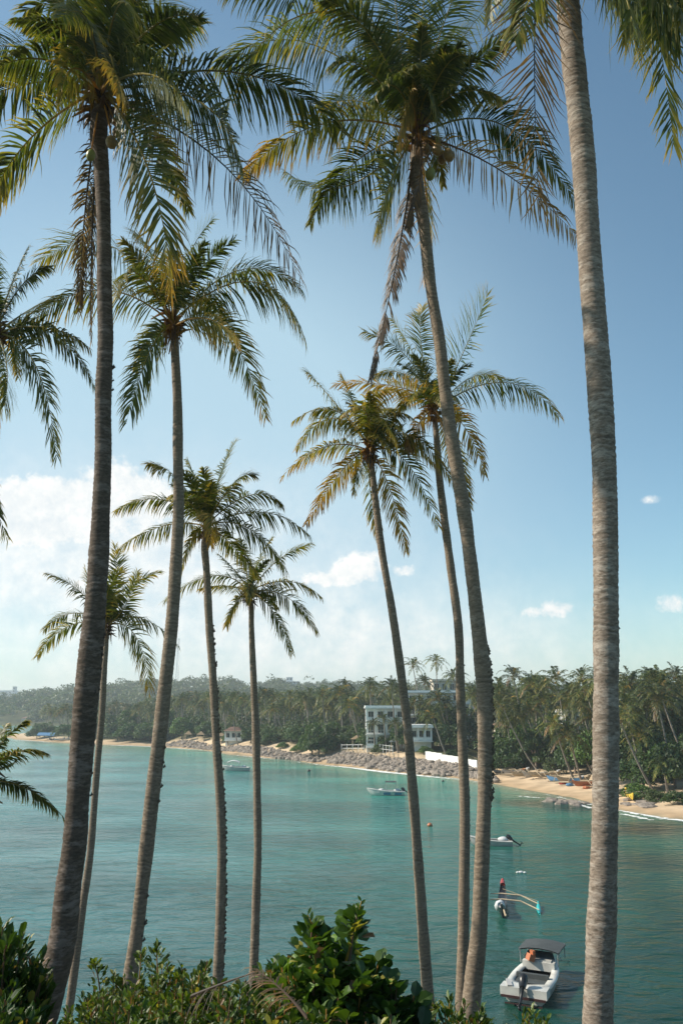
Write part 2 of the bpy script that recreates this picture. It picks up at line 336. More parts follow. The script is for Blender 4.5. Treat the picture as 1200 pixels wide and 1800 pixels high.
w1 = N(t, 'ShaderNodeTexNoise', i_Scale=.62, i_Detail=4.0, i_Roughness=.5, i_Distortion=.8); t.links.new(mp.outputs[0], w1.inputs['Vector'])
w2 = N(t, 'ShaderNodeTexNoise', i_Scale=3.6, i_Detail=4.0, i_Roughness=.6, i_Distortion=.4); t.links.new(mp.outputs[0], w2.inputs['Vector'])
w3 = N(t, 'ShaderNodeTexNoise', i_Scale=.06, i_Detail=3.0); t.links.new(tc.outputs['Object'], w3.inputs['Vector']); wm = N(t, 'ShaderNodeMapRange', i_1=.38, i_2=.62, i_3=.6, i_4=1.2); t.links.new(w3.outputs[0], wm.inputs[0])
w4 = N(t, 'ShaderNodeTexNoise', i_Scale=.16, i_Detail=2.0, i_Distortion=.5); t.links.new(mp.outputs[0], w4.inputs['Vector'])
hh = math_node(t, 'ADD', math_node(t, 'MULTIPLY', math_node(t, 'ADD', math_node(t, 'MULTIPLY', w1.outputs[0], 1.0), math_node(t, 'MULTIPLY', w2.outputs[0], .16)), wm.outputs[0]), math_node(t, 'MULTIPLY', w4.outputs[0], .35))
bp = N(t, 'ShaderNodeBump', i_Strength=1.0, i_Distance=.30); t.links.new(hh, bp.inputs['Height']); t.links.new(bp.outputs[0], b.inputs['Normal'])
reefs = [(1005, 1420, 65, 10, 1.0), (1135, 1458, 95, 17, 1.0), (925, 1412, 75, 9, .8), (700, 1385, 60, 5, .25), (470, 1353, 60, 4, .3), (880, 1590, 70, 40, .25), (1180, 1640, 80, 30, .4), (620, 1540, 120, 30, .25), (1150, 1520, 90, 15, .4)]
def water_col(x, y):
    d = -sdist(x, y); d = np.maximum(d, 0) + wig(x, y, .1, 1)*1.5
    deep = lerp3((.062, .205, .215), (.005, .074, .048), np.clip((px_of(x, y)-250)/650, 0, 1)**.8)  # deep water tone, with bright sky reflection painted in towards the left
    deep = deep*np.clip(.30+y/170, .4, 1.15)[..., None]  # darker towards the viewer, lighter far out
    turq = np.array((.055, .36, .265)); sand = np.array((.20, .29, .20))
    k1 = np.clip(np.exp(-np.maximum(d, 0)/26.), 0, 1)*np.clip(1.2-(px_of(x, y)-600)/600, .35, 1); k0 = np.exp(-np.maximum(d, 0)/3.5)
    c = lerp3((1, 1, 1), (0, 0, 0), k1)*deep + k1[..., None]*turq
    c = c*(1-k0[..., None]) + k0[..., None]*sand
    xf = x/np.maximum(y, 1); bf = -CH/np.maximum(y, 1)
    for (px, py, w, h, a) in reefs:
        s = slope(px, py); s2 = slope(px+w, py+h)
        r2 = ((xf-s[0])/(s2[0]-s[0]))**2+((bf-s[1])/(s2[1]-s[1]))**2
        k = a*np.exp(-r2)[..., None]; c = c*(1-k)+k*np.array((.012, .035, .03))
    return c
wx = line((-8000, -500, 500), (-500, -220, 10), (-220, 110, 2.5), (110, 400, 20), (400, 8000, 600))
wy = line((-10, 30, 10), (30, 95, 2.5), (95, 220, 1.6), (220, 460, 4), (460, 800, 20), (800, 9000, 400))
tag(grid('water', wx, wy, lambda x, y: x*0, M['water'], water_col), kind='structure')

# surf along the waterline
m, t, b = mat_new('foam'); M['foam'] = m
tc = N(t, 'ShaderNodeTexCoord'); n1 = N(t, 'ShaderNodeTexNoise', i_Scale=.9, i_Detail=8.0, i_Roughness=.7); t.links.new(tc.outputs['Object'], n1.inputs['Vector']); at_ = N(t, 'ShaderNodeAttribute', attribute_name='Col')
sep = N(t, 'ShaderNodeSeparateColor'); t.links.new(at_.outputs[0], sep.inputs[0])
a = math_node(t, 'ADD', math_node(t, 'MULTIPLY', math_node(t, 'SUBTRACT', n1.outputs[0], .5), 2.4), sep.outputs[0])
mr = N(t, 'ShaderNodeMapRange', i_1=.42, i_2=.62, i_3=0, i_4=.95); t.links.new(a, mr.inputs[0]); t.links.new(mr.outputs[0], b.inputs['Alpha'])
b.inputs['Base Color'].default_value = (.82, .83, .80, 1); b.inputs['Roughness'].default_value = .9
def strip(name, pts, width, prof, z=.03, n_=1.0):
    pts = np.asarray(pts, float); L = np.concatenate([[0], np.cumsum(np.linalg.norm(np.diff(pts, axis=0), axis=1))]); s = np.arange(0, L[-1], n_)
    xy = np.stack([np.interp(s, L, pts[:, 0]), np.interp(s, L, pts[:, 1])], 1); T = norm(np.gradient(xy, axis=0)); nn = np.stack([-T[:, 1], T[:, 0]], 1)
    k = len(prof); offs = np.linspace(-.5, .5, k)*width
    wob = (np.sin(s*.11)+np.sin(s*.29+1)+np.sin(s*.053+2))*.5
    V = np.concatenate([np.concatenate([xy+nn*(o+wob*.5*(width/6))[:, None] if np.ndim(o) else xy+nn*(o+wob[:, None]*.5*(width/6)), np.full((len(s), 1), z)], 1)[:, None] for o in offs], 1)
    amp = .62+.45*np.sin(s*.07+1)*np.sin(s*.019)
    C = np.repeat((np.array(prof)[None, :]*amp[:, None])[..., None], 3, -1)
    i = np.arange(len(s)-1)[:, None]*k; j = np.arange(k-1)[None]
    Fq = np.stack([i+j, i+j+1, i+k+j+1, i+k+j], -1).reshape(-1, 4)
    return np_mesh(name, V.reshape(-1, 3), Fq, np.full(len(Fq), 4), M['foam'], None, C.reshape(-1, 3), True)
fr = front[1:]
tag(strip('surf', [p - np.array([0, 1.6]) for p in fr], 4.6, [0, .3, .9, .7, .2, 0]), 'white surf foam along the water line of the bay', 'surf', kind='stuff')
for pts, w in (([gnd(960, 1402)[:2], gnd(1000, 1411)[:2], gnd(1038, 1421)[:2]], 1.8), ([gnd(1088, 1431)[:2], gnd(1115, 1436)[:2], gnd(1143, 1442)[:2]], 1.8), ([gnd(910, 1400)[:2], gnd(950, 1403)[:2]], 1.6)):
    tag(strip('breaking_wave', pts, w, [0, .6, 1.0, .7, 0], .035, .5), 'white breaking foam over the reef off the right beach', 'surf', 'reef foam', kind='stuff')

# ---------------------------------------------------------------- palms
PAL = np.array([(.030, .052, .011), (.090, .108, .020), (.29, .22, .045), (.38, .21, .04), (.18, .11, .065), (.085, .065, .052)])
def pal(s):
    s = np.clip(s, 0, 1)*(len(PAL)-1); i = np.minimum(s.astype(int), len(PAL)-2); f = (s-i)[..., None]; return PAL[i]*(1-f)+PAL[i+1]*f
def frond(q, P0, P1, P2, LL=.2, droop=.5, age=0.0, tip=.25, m=70, W=.03, roll=0.0, seg=4, r_=rng, rach=.022, sparse=0.0, curl=.0, smooth_rachis=8, nrach=6):
    """one pinnate leaf from P0 through P1 (middle) to P2 (tip)"""
    P0, P1, P2 = map(np.asarray, (P0, P1, P2)); C = 2*P1-.5*(P0+P2)
    f = lambda t: ((1-t)**2)[:, None]*P0 + (2*t*(1-t))[:, None]*C + (t*t)[:, None]*P2
    tt = np.linspace(0, 1, 24); ln = np.linalg.norm(np.diff(f(tt), axis=0), axis=1).sum()
    tr = np.linspace(0, 1, smooth_rachis+4); rr = rach*(1-.93*tr**.8)
    q.tube(f(tr), rr, nrach, pal(np.array(age*.8+.30+tip*.1)), cap=False)
    for side in (-1, 1):
        t = np.linspace(.13, .995, m) + r_.normal(0, .25/m, m); t = np.clip(t, .1, 1)
        if sparse: t = t[r_.random(m) > sparse*(.35+.65*t)]
        gaps = r_.random(5)*1.1; t = t[~np.any(np.abs(t[:, None]-gaps[None]) < r_.uniform(.004, .022, 5)[None], axis=1)]
        n = len(t); e = .01; T = norm(f(np.minimum(t+e, 1.0))-f(np.minimum(t+e, 1.0)-2*e))
        S = np.cross(T, np.array([0, 0, 1.0])); bad = np.linalg.norm(S, axis=1) < .15; S[bad] = np.array([1, .2, 0]); S = norm(S); Nn = norm(np.cross(S, T))
        cr, sr = math.cos(roll), math.sin(roll); S, Nn = S*cr+Nn*sr, Nn*cr-S*sr
        prof = np.clip(np.interp(t, [0, .15, .4, .7, .9, 1], [.45, .75, 1.0, .85, .55, .38]), 0, 1)*ln*LL*(.8+.32*r_.random(n))*np.where(r_.random(n) < .07, .5, 1)
        fw = np.interp(t, [0, .5, 1], [.30, .62, 1.7])
        d = norm(T*fw[:, None] + side*S*1.0 + Nn*(.28+.12*r_.normal(size=n))[:, None]*(1-droop) + r_.normal(0, .09, (n, 3)))
        B = f(t); pts = [B]; dirs = [d]
        g = np.array([0, 0, -1.0]); dr = droop*(.75+.5*r_.random(n))[:, None]
        for j in range(seg):
            d = norm(d + g*dr*(.35+.55*j/seg)*4/seg*.8 + r_.normal(0, max(curl, .11)*(.4+j/seg), (n, 3))); pts.append(pts[-1]+d*(prof/seg)[:, None]); dirs.append(d)
        wprof = np.interp(np.arange(seg+1)/seg, [0, .25, .6, 1], [.45, 1, .8, .05])
        V = []; cs = []; rnd = r_.normal(0, .08, n)
        for j in range(seg+1):
            wa = norm(np.cross(dirs[j], Nn+S*side*.3)); w = W*wprof[j]*(.6+.4*prof/(prof.max()+1e-6))
            V += [pts[j]-wa*w[:, None]/2, pts[j]+wa*w[:, None]/2]
            k = age + rnd + tip*((j/seg)**2*.8+.5*t**3)
            cs += [pal(k), pal(k)]
        V = np.stack(V, 1); cs = np.stack(cs, 1)
        tf = np.array([[2*j, 2*j+1, 2*j+3, 2*j+2] for j in range(seg)])
        Fq = (tf[None]+(np.arange(n)*(2*seg+2))[:, None, None]).reshape(-1, 4)
        q.add(V.reshape(-1, 3), Fq, cs.reshape(-1, 3))
def spline(pts, n):
    pts = np.asarray(pts, float); m = len(pts); L = np.concatenate([[0], np.cumsum(np.linalg.norm(np.diff(pts[:, :3], axis=0), axis=1))]); s = np.linspace(0, L[-1], n)
    Mt = np.gradient(pts, L, axis=0); i = np.clip(np.searchsorted(L, s, side='right')-1, 0, m-2); h = (L[i+1]-L[i])[:, None]; u = ((s-L[i])[:, None])/h
    return (2*u**3-3*u**2+1)*pts[i]+(u**3-2*u**2+u)*h*Mt[i]+(-2*u**3+3*u**2)*pts[i+1]+(u**3-u**2)*h*Mt[i+1], s
def trunk_mesh(pts4, mat, parent, name='trunk', spacing=.085, n=16, r_=rng, groove=.06, dark=.50, extra=()):
    L = np.linalg.norm(np.diff(pts4[:, :3], axis=0), axis=1).sum(); k = int(L/.022); c, s = spline(pts4, k)
    # irregular ring phase
    ph = np.cumsum(np.interp(np.arange(k)*.022, np.arange(0, L+2, .35), r_.uniform(.75, 1.3, len(np.arange(0, L+2, .35)))))*.022/spacing
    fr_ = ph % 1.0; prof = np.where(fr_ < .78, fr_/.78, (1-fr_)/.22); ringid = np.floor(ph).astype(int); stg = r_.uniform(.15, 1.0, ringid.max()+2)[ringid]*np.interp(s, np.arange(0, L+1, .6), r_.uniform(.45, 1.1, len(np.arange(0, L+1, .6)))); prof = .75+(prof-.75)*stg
    lump = np.interp(s, np.arange(0, L+1, .45), r_.normal(0, .032, len(np.arange(0, L+1, .45))))
    T = norm(np.gradient(c[:, :3], axis=0)); A = norm(np.cross(T, np.array([0, 1, 0.05]))); Bv = np.cross(T, A)
    th = np.arange(n)/n*2*math.pi; az = 1+.02*np.sin(2*th+1)+.015*np.sin(3*th)
    nz_ = r_.normal(0, .018, (k, n))
    rad = c[:, 3][:, None]*.96*(1+groove*(prof-.5)[:, None]+lump[:, None]+nz_)*az[None]
    # crack wobble so rings tilt a little
    zoff = .02*np.sin(th*1+ph[:, None]*.11)+.012*np.sin(th*3+ph[:, None]*.9)
    V = c[:, None, :3]+rad[..., None]*(A[:, None]*np.cos(th)[None, :, None]+Bv[:, None]*np.sin(th)[None, :, None])+zoff[..., None]*T[:, None]
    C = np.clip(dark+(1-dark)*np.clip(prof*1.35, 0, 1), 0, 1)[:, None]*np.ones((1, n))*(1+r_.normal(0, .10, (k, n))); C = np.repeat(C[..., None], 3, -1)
    i = np.arange(k-1)[:, None]*n; j = np.arange(n)[None]; kk = (j+1) % n
    Fq = np.stack([i+j, i+kk, i+n+kk, i+n+j], -1).reshape(-1, 4)
    q = Q(); q.add(V.reshape(-1, 3), Fq, C.reshape(-1, 3))
    for e in extra: 
        for v, l, s2, c2 in ((np.vstack(e.V), np.concatenate(e.L), np.concatenate(e.S), np.vstack(e.C)),): q.L.append(l+q.n); q.S.append(s2); q.V.append(v); q.C.append(c2*.6); q.n += len(v)
    return q.build(name, mat, parent, True)
ALLP = {}
def palm(label, Y, trunk, heart, fronds, mat='bark_grey', extra=0, extra_len=2.6, LL=.2, W=.036, m=64, nuts=(), vines=(), seed=1, droop=.5, tipc=.25, extra_age=.05, up_extra=0, shag=1.0, rach=.024):
    """trunk: [(px, py, width px)...] top to bottom ; fronds: [(midx, midy, tipx, tipy, dY_mid, dY_tip, opts)]"""
    r_ = np.random.default_rng(seed); random.seed(seed)
    P4 = []
    for (px, py, w) in trunk: p = at(px, py, Y); P4.append([*p, w/2/F*depth(px, py, Y)])
    P4 = np.array(P4); d = P4[-1]-P4[-2]; d = d/np.linalg.norm(d[:3])
    g = float(height(P4[-1][0], Y)); k = (P4[-1][2]-g+.3)/max(-d[2], .2)
    if k > 0: P4 = np.vstack([P4, P4[-1]+d*k*.5+np.array([0, 0, 0, .01]), P4[-1]+d*k+np.array([0, 0, 0, .06])])
    base = np.array([P4[-1][0], Y, g]); H = at(*heart, Y)
    P4 = np.vstack([np.array([*(H*.8+P4[0][:3]*.2), P4[0][3]*.75]), P4])
    root = empty('coconut_palm', base); tag(root, label, 'palm tree', 'coconut palms in the foreground')
    off = base
    P4l = P4.copy(); P4l[:, :3] -= off
    trunk_extra = []
    for (y0, y1, side, sz, dens_) in vines:
        q = Q(); cc, s = spline(P4, 400); zs = cc[:, 2]; za = at(600, y0, Y)[2]; zb = at(600, y1, Y)[2]; idx = np.where((zs < za) & (zs > zb))[0]
        for i in range(int(dens_)):
            j = r_.choice(idx); p = cc[j, :3]-off; rr = cc[j, 3]; a = (0 if side > 0 else math.pi)+r_.normal(0, .45); o = np.array([math.cos(a), -abs(math.sin(a))*.8 if r_.random() < .6 else math.sin(a), 0]); s_ = sz*r_.uniform(.5, 1.3)
            c0 = p+o*(rr*.97); q.tube([c0+np.array([0, 0, -s_*.5]), c0+o*s_*.6, c0+o*s_*.35+np.array([0, 0, s_*.7])], [s_*.35, s_*.42, s_*.1], 5)
        trunk_extra.append(q)
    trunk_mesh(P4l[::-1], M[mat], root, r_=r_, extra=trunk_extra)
    # crown shaft: fibre and old leaf bases
    q = Q(); r0 = P4[1][3]; top = H-off
    ax = norm(P4[0][:3]-P4[2][:3])
    for i in range(46):
        a = r_.uniform(0, 6.28); z = r_.uniform(-.35, .35)*shag; rr = r0*1.05; dirv = np.array([math.cos(a), math.sin(a), r_.uniform(-.2, 1.5)]); dirv /= np.linalg.norm(dirv)
        p = top + ax*(z-.05)+np.array([math.cos(a), math.sin(a), 0])*rr*.6; l = r_.uniform(.15, .45)*shag
        q.tube([p, p+dirv*l*.5+np.array([0, 0, -.02]), p+dirv*l+np.array([0, 0, -.14*shag])], [.045*shag, .032*shag, .01], 5, pal(np.array(r_.uniform(.55, 1.0)))*.8)
    for i in range(60):        # hanging fibre strands and dry flower stalks
        a = r_.uniform(0, 6.28); p = top+ax*r_.uniform(-.3, .15)*shag+np.array([math.cos(a), math.sin(a), 0])*r0*r_.uniform(.8, 2.2); l = r_.uniform(.15, .6)*shag
        e = p+np.array([math.cos(a)*.12, math.sin(a)*.12, -1])*l; q.tube([p, (p+e)/2+r_.normal(0, .03, 3), e], [.012, .009, .003], 3, pal(np.array(r_.uniform(.5, 1.0))), cap=False)
    q.build('crown_shaft', M['frond'], root)
    def add(P1, P2, o):
        q = Q(); o = dict(o); st = top + ax*r_.uniform(-.06, .12) + norm(P1-top)*r0*.5
        kw = dict(LL=LL, droop=droop, m=m, W=W, tip=tipc+.08, age=.0 if Y < 15.5 else .10, rach=rach); kw.update(o)
        if kw['age'] < .6: kw['m'] = int(kw['m']*1.3); kw['LL'] = kw['LL']*(1.0 if Y < 15.5 else 1.15); kw['W'] = kw['W']*.95; kw['droop'] = kw['droop']*1.1+.05
        dn = -norm(P2-top)[2]; kw['roll'] = max(abs(kw.get('roll', 0)), float(np.interp(dn, [.2, .8], [.35, 1.35]))*r_.uniform(.7, 1.15))*(1 if (P2-top)[0] > 0 else -1)
        if 'froll' in kw: kw['roll'] = kw.pop('froll')
        lift = kw.pop('start', None)
        frond(q, st if lift is None else at(*lift, Y)-off, P1, P2, r_=r_, **kw)
        x = q.build('frond', M['frond'], root)
        if kw['age'] > .7: x['label'] = 'dry brown dead frond'
        elif kw['age'] > .4: x['label'] = 'yellowing orange frond'
    for fr_ in fronds:
        mx_, my_, tx_, ty_, d1, d2 = fr_[:6]; o = fr_[6] if len(fr_) > 6 else {}
        add(at(mx_, my_, Y+d1)-off, at(tx_, ty_, Y+d2)-off, o)
    for i in range(extra):     # leaves pointing towards and away from the camera
        a = r_.choice([-1, 1])*math.pi/2 + r_.normal(0, .55); e = r_.uniform(-.25, 1.25); l = extra_len*r_.uniform(.75, 1.1)
        dd = np.array([math.cos(a)*math.cos(e), math.sin(a)*math.cos(e), math.sin(e)])
        P1 = top + dd*l*.5; P2 = top + dd*l*.92 + np.array([0, 0, -1])*l*(.38 if e < .8 else .12)
        add(P1, P2, dict(age=max(0, extra_age+r_.normal(0, .06)-.05*e), droop=droop*r_.uniform(.7, 1.2)))
    for i in range(up_extra):
        a = r_.uniform(0, 6.28); e = r_.uniform(.9, 1.45); l = extra_len*r_.uniform(.7, 1.0)
        dd = np.array([math.cos(a)*math.cos(e), math.sin(a)*math.cos(e), math.sin(e)]); P1 = top+dd*l*.5; P2 = top+dd*l*.95+np.array([math.cos(a), math.sin(a), -1])*l*.15
        add(P1, P2, dict(age=0.0, droop=.25, tip=.12))
    for (nx, ny, rp, dy, g_) in nuts:
        p = at(nx, ny, Y+dy)-off; rr = rp/F*depth(nx, ny, Y); q = Q(); th = r_.uniform(-.3, .3)
        q.blob((0, 0, 0), (rr*.86, rr*.86, rr*1.18), nu=14, nv=10, jag=.03, seed=int(nx))
        x = q.build('coconut', M['nut_green' if g_ else 'husk'], root, True); x.location = tuple(p); x.rotation_euler = (th, th*1.4, 0)
        q = Q(); q.tube([p+np.array([0, 0, rr]), (p+top)/2+np.array([0, 0, .1]), top], [.012, .016, .02], 5, pal(np.array(.6))); x = q.build('fruit_stalk', M['frond'], root)
    ALLP[label] = root
    return root
DEAD = dict(age=.86, tip=.1, droop=1.1, sparse=.35, W=.016, curl=.12)
# A: big dark palm at the left
palm('tall coconut palm with the dark, lichen patched trunk leaning up from the bottom left corner', 12.0,
     [(174, 230, 30), (179, 300, 27), (183, 400, 24), (184, 500, 26), (186, 600, 27), (182, 700, 29), (182, 800, 29), (178, 900, 31), (173, 1000, 37), (165, 1100, 40), (155, 1200, 41), (146, 1300, 42), (138, 1400, 42), (130, 1500, 42), (122, 1550, 43), (111, 1650, 48), (85, 1750, 54), (68, 1800, 62)],
     (178, 165),
     [(420, 128, 600, 232, -.3, .6, dict(droop=.75, roll=.3, m=80)), (345, 175, 425, 300, -1.0, -1.6, dict(droop=.6, LL=.24)), (385, 282, 527, 488, .3, .4, dict(**{**DEAD, 'W': .024, 'sparse': .2}, roll=0, LL=.21)),
      (262, 300, 302, 520, -.9, -.5, dict(age=.08, tip=.7, droop=.35, LL=.20)), (62, 235, -12, 345, -1.0, -1.2, dict(age=.1, droop=.35, froll=-.7, LL=.25)),
      (45, 148, -90, 215, .2, .6, dict(droop=.8)), (60, 88, -90, 90, 1.0, 1.5, dict(droop=.7)), (80, 105, -20, 130, -1.4, -2.4, dict(droop=.7, LL=.25)), (250, 75, 352, 45, .8, 1.5, dict(droop=.55, LL=.28)), (265, 50, 345, 30, -.8, -1.5, dict(droop=.5, LL=.28)),
      (130, 20, 45, 20, .3, .5, dict(droop=.5, LL=.28)), (120, 60, 20, 35, -.6, -1.4, dict(droop=.6, LL=.25)), (170, -20, 160, -170, .2, .3, dict(droop=.3)), (235, -20, 320, -130, .2, .6, dict(droop=.4, LL=.25)), (115, -20, 20, -120, .2, .4, dict(droop=.4, LL=.25)),
      (220, 20, 300, 20, 1.5, 3, dict(LL=.28)), (200, 30, 230, 10, -1.4, -2.8, dict(LL=.28)), (155, 40, 110, 30, -1.4, -2.6, dict(LL=.28)),
      (260, 130, 330, 190, -1.6, -2.6, dict(LL=.26, droop=.7)), (130, 120, 105, 190, -1.4, -2.2, dict(LL=.24, droop=.8, age=.2)), (200, 130, 215, 175, -1.6, -2.6, dict(LL=.2, droop=.8, age=.22)),
      (150, 370, 140, 545, .25, .3, dict(age=.97, droop=.8, curl=.2, W=.03, LL=.13, m=130, tip=0, froll=.9)), (163, 390, 160, 600, .3, .35, dict(age=.9, droop=.9, curl=.2, W=.026, LL=.10, m=100, tip=0, froll=1.2))],
     'bark_dark', extra=4, up_extra=7, nuts=[(196, 250, 11, -.35, 0), (160, 273, 9, -.3, 1), (206, 232, 9, -.2, 0)], vines=[(640, 690, 1, .045, 6), (1080, 1400, 1, .04, 14)], seed=11, LL=.23, W=.042, m=74, rach=.03, shag=1.15)
# H
palm('tall coconut palm with a bunch of coconuts and a long grey dead frond hanging', 15.0,
     [(731, 300, 23), (745, 400, 22), (756, 500, 20), (772, 600, 21), (781, 680, 22), (790, 750, 23), (802, 820, 25), (815, 900, 25), (828, 1000, 24), (834, 1050, 25), (845, 1150, 27), (850, 1200, 29), (852, 1300, 27), (851, 1400, 26), (849, 1450, 26), (845, 1550, 28), (841, 1640, 30), (832, 1720, 32), (824, 1800, 34)],
     (732, 235),
     [(565, 218, 423, 312, -.6, -.6, dict(age=.12, tip=.75, droop=.8, roll=.2, m=84)), (540, 75, 378, 122, .5, 1.0, dict(droop=.75)), (520, 30, 392, 200, -1.2, -1.8, dict(start=(680, 60), droop=.6, age=.05, tip=.5, LL=.22)),
      (560, 5, 395, -20, .4, 1.0, dict(droop=.7, LL=.24, start=(700, 100))), (880, 218, 1008, 350, .5, .3, dict(droop=.6, age=.0, m=80, LL=.22)), (880, 300, 1016, 418, -.5, -.8, dict(**{**DEAD, 'age': .68, 'sparse': .1, 'W': .03}, LL=.22, roll=.1)),
      (690, 310, 664, 395, -.8, -1.4, dict(droop=.35, LL=.34, age=.1)), (752, 380, 745, 490, .6, 1.0, dict(age=.35, tip=.4, LL=.3, droop=.3)), (618, 290, 545, 395, 1.2, 1.8, dict(droop=.6)), (740, 300, 715, 400, -.5, -.6, dict(age=.75, LL=.16, droop=.9)),
      (702, 430, 650, 668, .05, .1, dict(age=1.0, droop=1.1, LL=.10, m=200, W=.034, tip=0, curl=.14, rach=.04, froll=1.0)),
      (680, 90, 600, -60, .3, .4, dict(droop=.45)), (655, 70, 570, 0, -.8, -1.4, dict(droop=.5, LL=.26)), (640, 120, 575, 120, -1.0, -1.8, dict(droop=.6, LL=.26)), (790, 100, 900, -40, .5, .8, dict(droop=.5)), (820, 130, 890, 60, -.4, -.8, dict(droop=.6, LL=.27)),
      (800, 165, 880, 175, -1.0, -1.4, dict(droop=.8, LL=.26, tip=.5)), (740, 60, 760, -150, .4, .5, dict(droop=.3)), (700, 60, 690, -120, -.8, -1.2, dict(droop=.4, LL=.25)), (770, 70, 830, -80, -.8, -1.4, dict(droop=.4, LL=.25)),
      (690, 150, 640, 210, -1.5, -2.3, dict(LL=.26, droop=.6)), (720, 180, 700, 260, -1.4, -2.0, dict(LL=.24, age=.3, droop=.8)), (755, 160, 770, 240, -1.3, -2.0, dict(LL=.25, droop=.7)), (760, 110, 790, 60, 1.4, 2.6, dict(LL=.26)), (700, 100, 670, 60, 1.4, 2.6, dict(LL=.26)),
      (600, 330, 500, 300, 1.6, 2.6, dict(droop=.7)), (640, 180, 560, 190, 1.2, 2.0, dict(droop=.7))],
     'bark_grey', extra=4, up_extra=8, nuts=[(768, 264, 10, -.4, 0), (788, 273, 11, -.4, 0), (756, 306, 10, -.45, 1), (777, 279, 9, -.2, 0), (770, 250, 9, -.1, 0), (748, 262, 9, -.3, 0)], vines=[(1130, 1420, 1, .045, 110), (640, 900, 1, .03, 10)], seed=12, LL=.22, W=.04, m=74, shag=1.2, rach=.03)
# I
palm('coconut palm at right with a thick ringed trunk, its crown above the picture', 10.0,
     [(985, -230, 34), (990, -100, 36), (997, 0, 39), (1006, 100, 40), (1017, 200, 40), (1026, 300, 41), (1032, 400, 41), (1039, 500, 41), (1047, 600, 42), (1054, 700, 42), (1060, 800, 43), (1063, 950, 43), (1064, 1100, 45), (1064, 1250, 46), (1062, 1450, 47), (1057, 1600, 50), (1053, 1700, 52), (1049, 1800, 54)],
     (980, -280),
     [(943, -60, 945, 352, -.5, -.3, dict(age=.88, tip=.05, droop=.10, froll=0.0, LL=.16, m=95, W=.03, curl=.03)), (1110, -110, 1183, 255, .4, .6, dict(droop=.25, LL=.22, W=.05, m=90, froll=.15, age=.05)), (1120, -70, 1240, 90, .2, .3, dict(LL=.27, droop=.5, froll=.3)), (1080, -90, 1150, 70, 1.2, 1.8, dict(LL=.27, froll=.9)), (1130, -90, 1200, 40, -.9, -1.5, dict(LL=.27, froll=.9)), (1060, -130, 1090, 20, .8, 1.2, dict(LL=.26, froll=.8)), (950, -90, 905, 70, -.6, -.9, dict(LL=.2, froll=.8)), (1090, -60, 1160, 10, 1.5, 2.4, dict(LL=.3, froll=.9)), (1160, -200, 1290, 60, .6, 1.0, dict(droop=.7)), (1080, -60, 1110, 60, -1.0, -1.6, dict(droop=.7, LL=.26)), (1130, -160, 1230, -20, -.8, -1.2, dict(droop=.8, LL=.26)),
      (1130, -100, 1180, 90, 1.0, 1.8, dict(droop=.7, LL=.27)), (1090, -150, 1140, 20, 1.0, 1.8, dict(droop=.7, LL=.27)), (900, -150, 860, 30, .6, 1.0, dict(droop=.6)), (900, -200, 780, -60, .2, .4, dict(droop=.7)), (940, -160, 900, 60, .8, 1.4, dict(droop=.6, LL=.22)), (960, -180, 940, 0, -1.2, -1.8, dict(droop=.6)), (1020, -420, 1100, -560, .2, .4), (930, -420, 830, -520, .2, .4), (980, -450, 990, -620, 0, .3)],
     'bark_pale', extra=5, up_extra=4, seed=13, LL=.24, W=.045, m=66, vines=[(100, 1400, 1, .015, 25)], rach=.03)
# B
palm('coconut palm with sooty upper trunk and drooping fronds right of the dark lichen patched trunk', 16.0,
     [(307, 605, 14), (309, 640, 15), (312, 700, 16), (313, 800, 18), (314, 900, 20), (312, 950, 21), (309, 1000, 22), (302, 1100, 23), (291, 1200, 24), (280, 1300, 26), (268, 1400, 26), (257, 1500, 26), (250, 1560, 24), (241, 1640, 25), (232, 1700, 26), (228, 1730, 27)],
     (305, 570),
     [(165, 510, 18, 598, -.5, -.5, dict(age=.12, tip=.5, droop=.7)), (195, 432, 72, 458, .8, 1.2, dict(droop=.5)), (330, 455, 375, 385, .3, .6, dict(droop=.2, age=0)), (270, 455, 235, 410, .6, 1.0, dict(droop=.4)), (420, 475, 530, 508, .6, .9, dict(droop=.55, LL=.2)), (445, 495, 536, 595, -.5, -.8, dict(droop=.8, roll=.2, m=80, LL=.23)),
      (395, 580, 467, 735, -.3, .1, dict(tip=.6, droop=.5)), (262, 620, 222, 745, -.6, -.8, dict(droop=.5, LL=.26, age=.04)), (365, 560, 420, 600, -1.2, -1.8, dict(age=.25, LL=.22)), (240, 480, 205, 520, -1.0, -1.6, dict(LL=.22)), (350, 520, 400, 560, 1.0, 1.6, {}), (300, 480, 310, 440, -1.2, -2.0, dict(LL=.22))],
     'bark_grey', extra=3, up_extra=3, seed=14, vines=[(1280, 1700, 1, .05, 14)], nuts=[(290, 588, 5, -.2, 0)], LL=.2, W=.036)
# J
palm('dark coconut palm cut by the left edge with fronds hanging into the sky', 15.0,
     [(-15, 615, 14), (-22, 800, 18), (-34, 1000, 22), (-50, 1300, 25), (-70, 1600, 26), (-80, 1800, 28)], (-8, 585),
     [(90, 585, 168, 682, .3, .4, dict(droop=.6)), (62, 640, 100, 805, -.3, -.3, dict(droop=.5, LL=.22, tip=.4)), (12, 640, 8, 715, -1.2, -1.8, dict(LL=.25)), (25, 490, 50, 435, .3, .5, dict(droop=.6, LL=.17)), (60, 540, 110, 520, 1.2, 2.0, dict(droop=.6)), (80, 575, 158, 612, -.6, -.8, dict(droop=.8, tip=.5)),
      (40, 500, 90, 470, .3, .5, dict(droop=.5)), (-100, 560, -180, 680, 0, 0, {}), (-80, 480, -160, 460, 0, .5, {}), (-20, 440, -30, 340, .3, .5, {}), (-80, 640, -120, 800, 0, 0, {}), (-45, 770, 15, 948, -.4, .2, dict(start=(-60, 640), LL=.15))],
     extra=4, up_extra=2, seed=15, LL=.2)
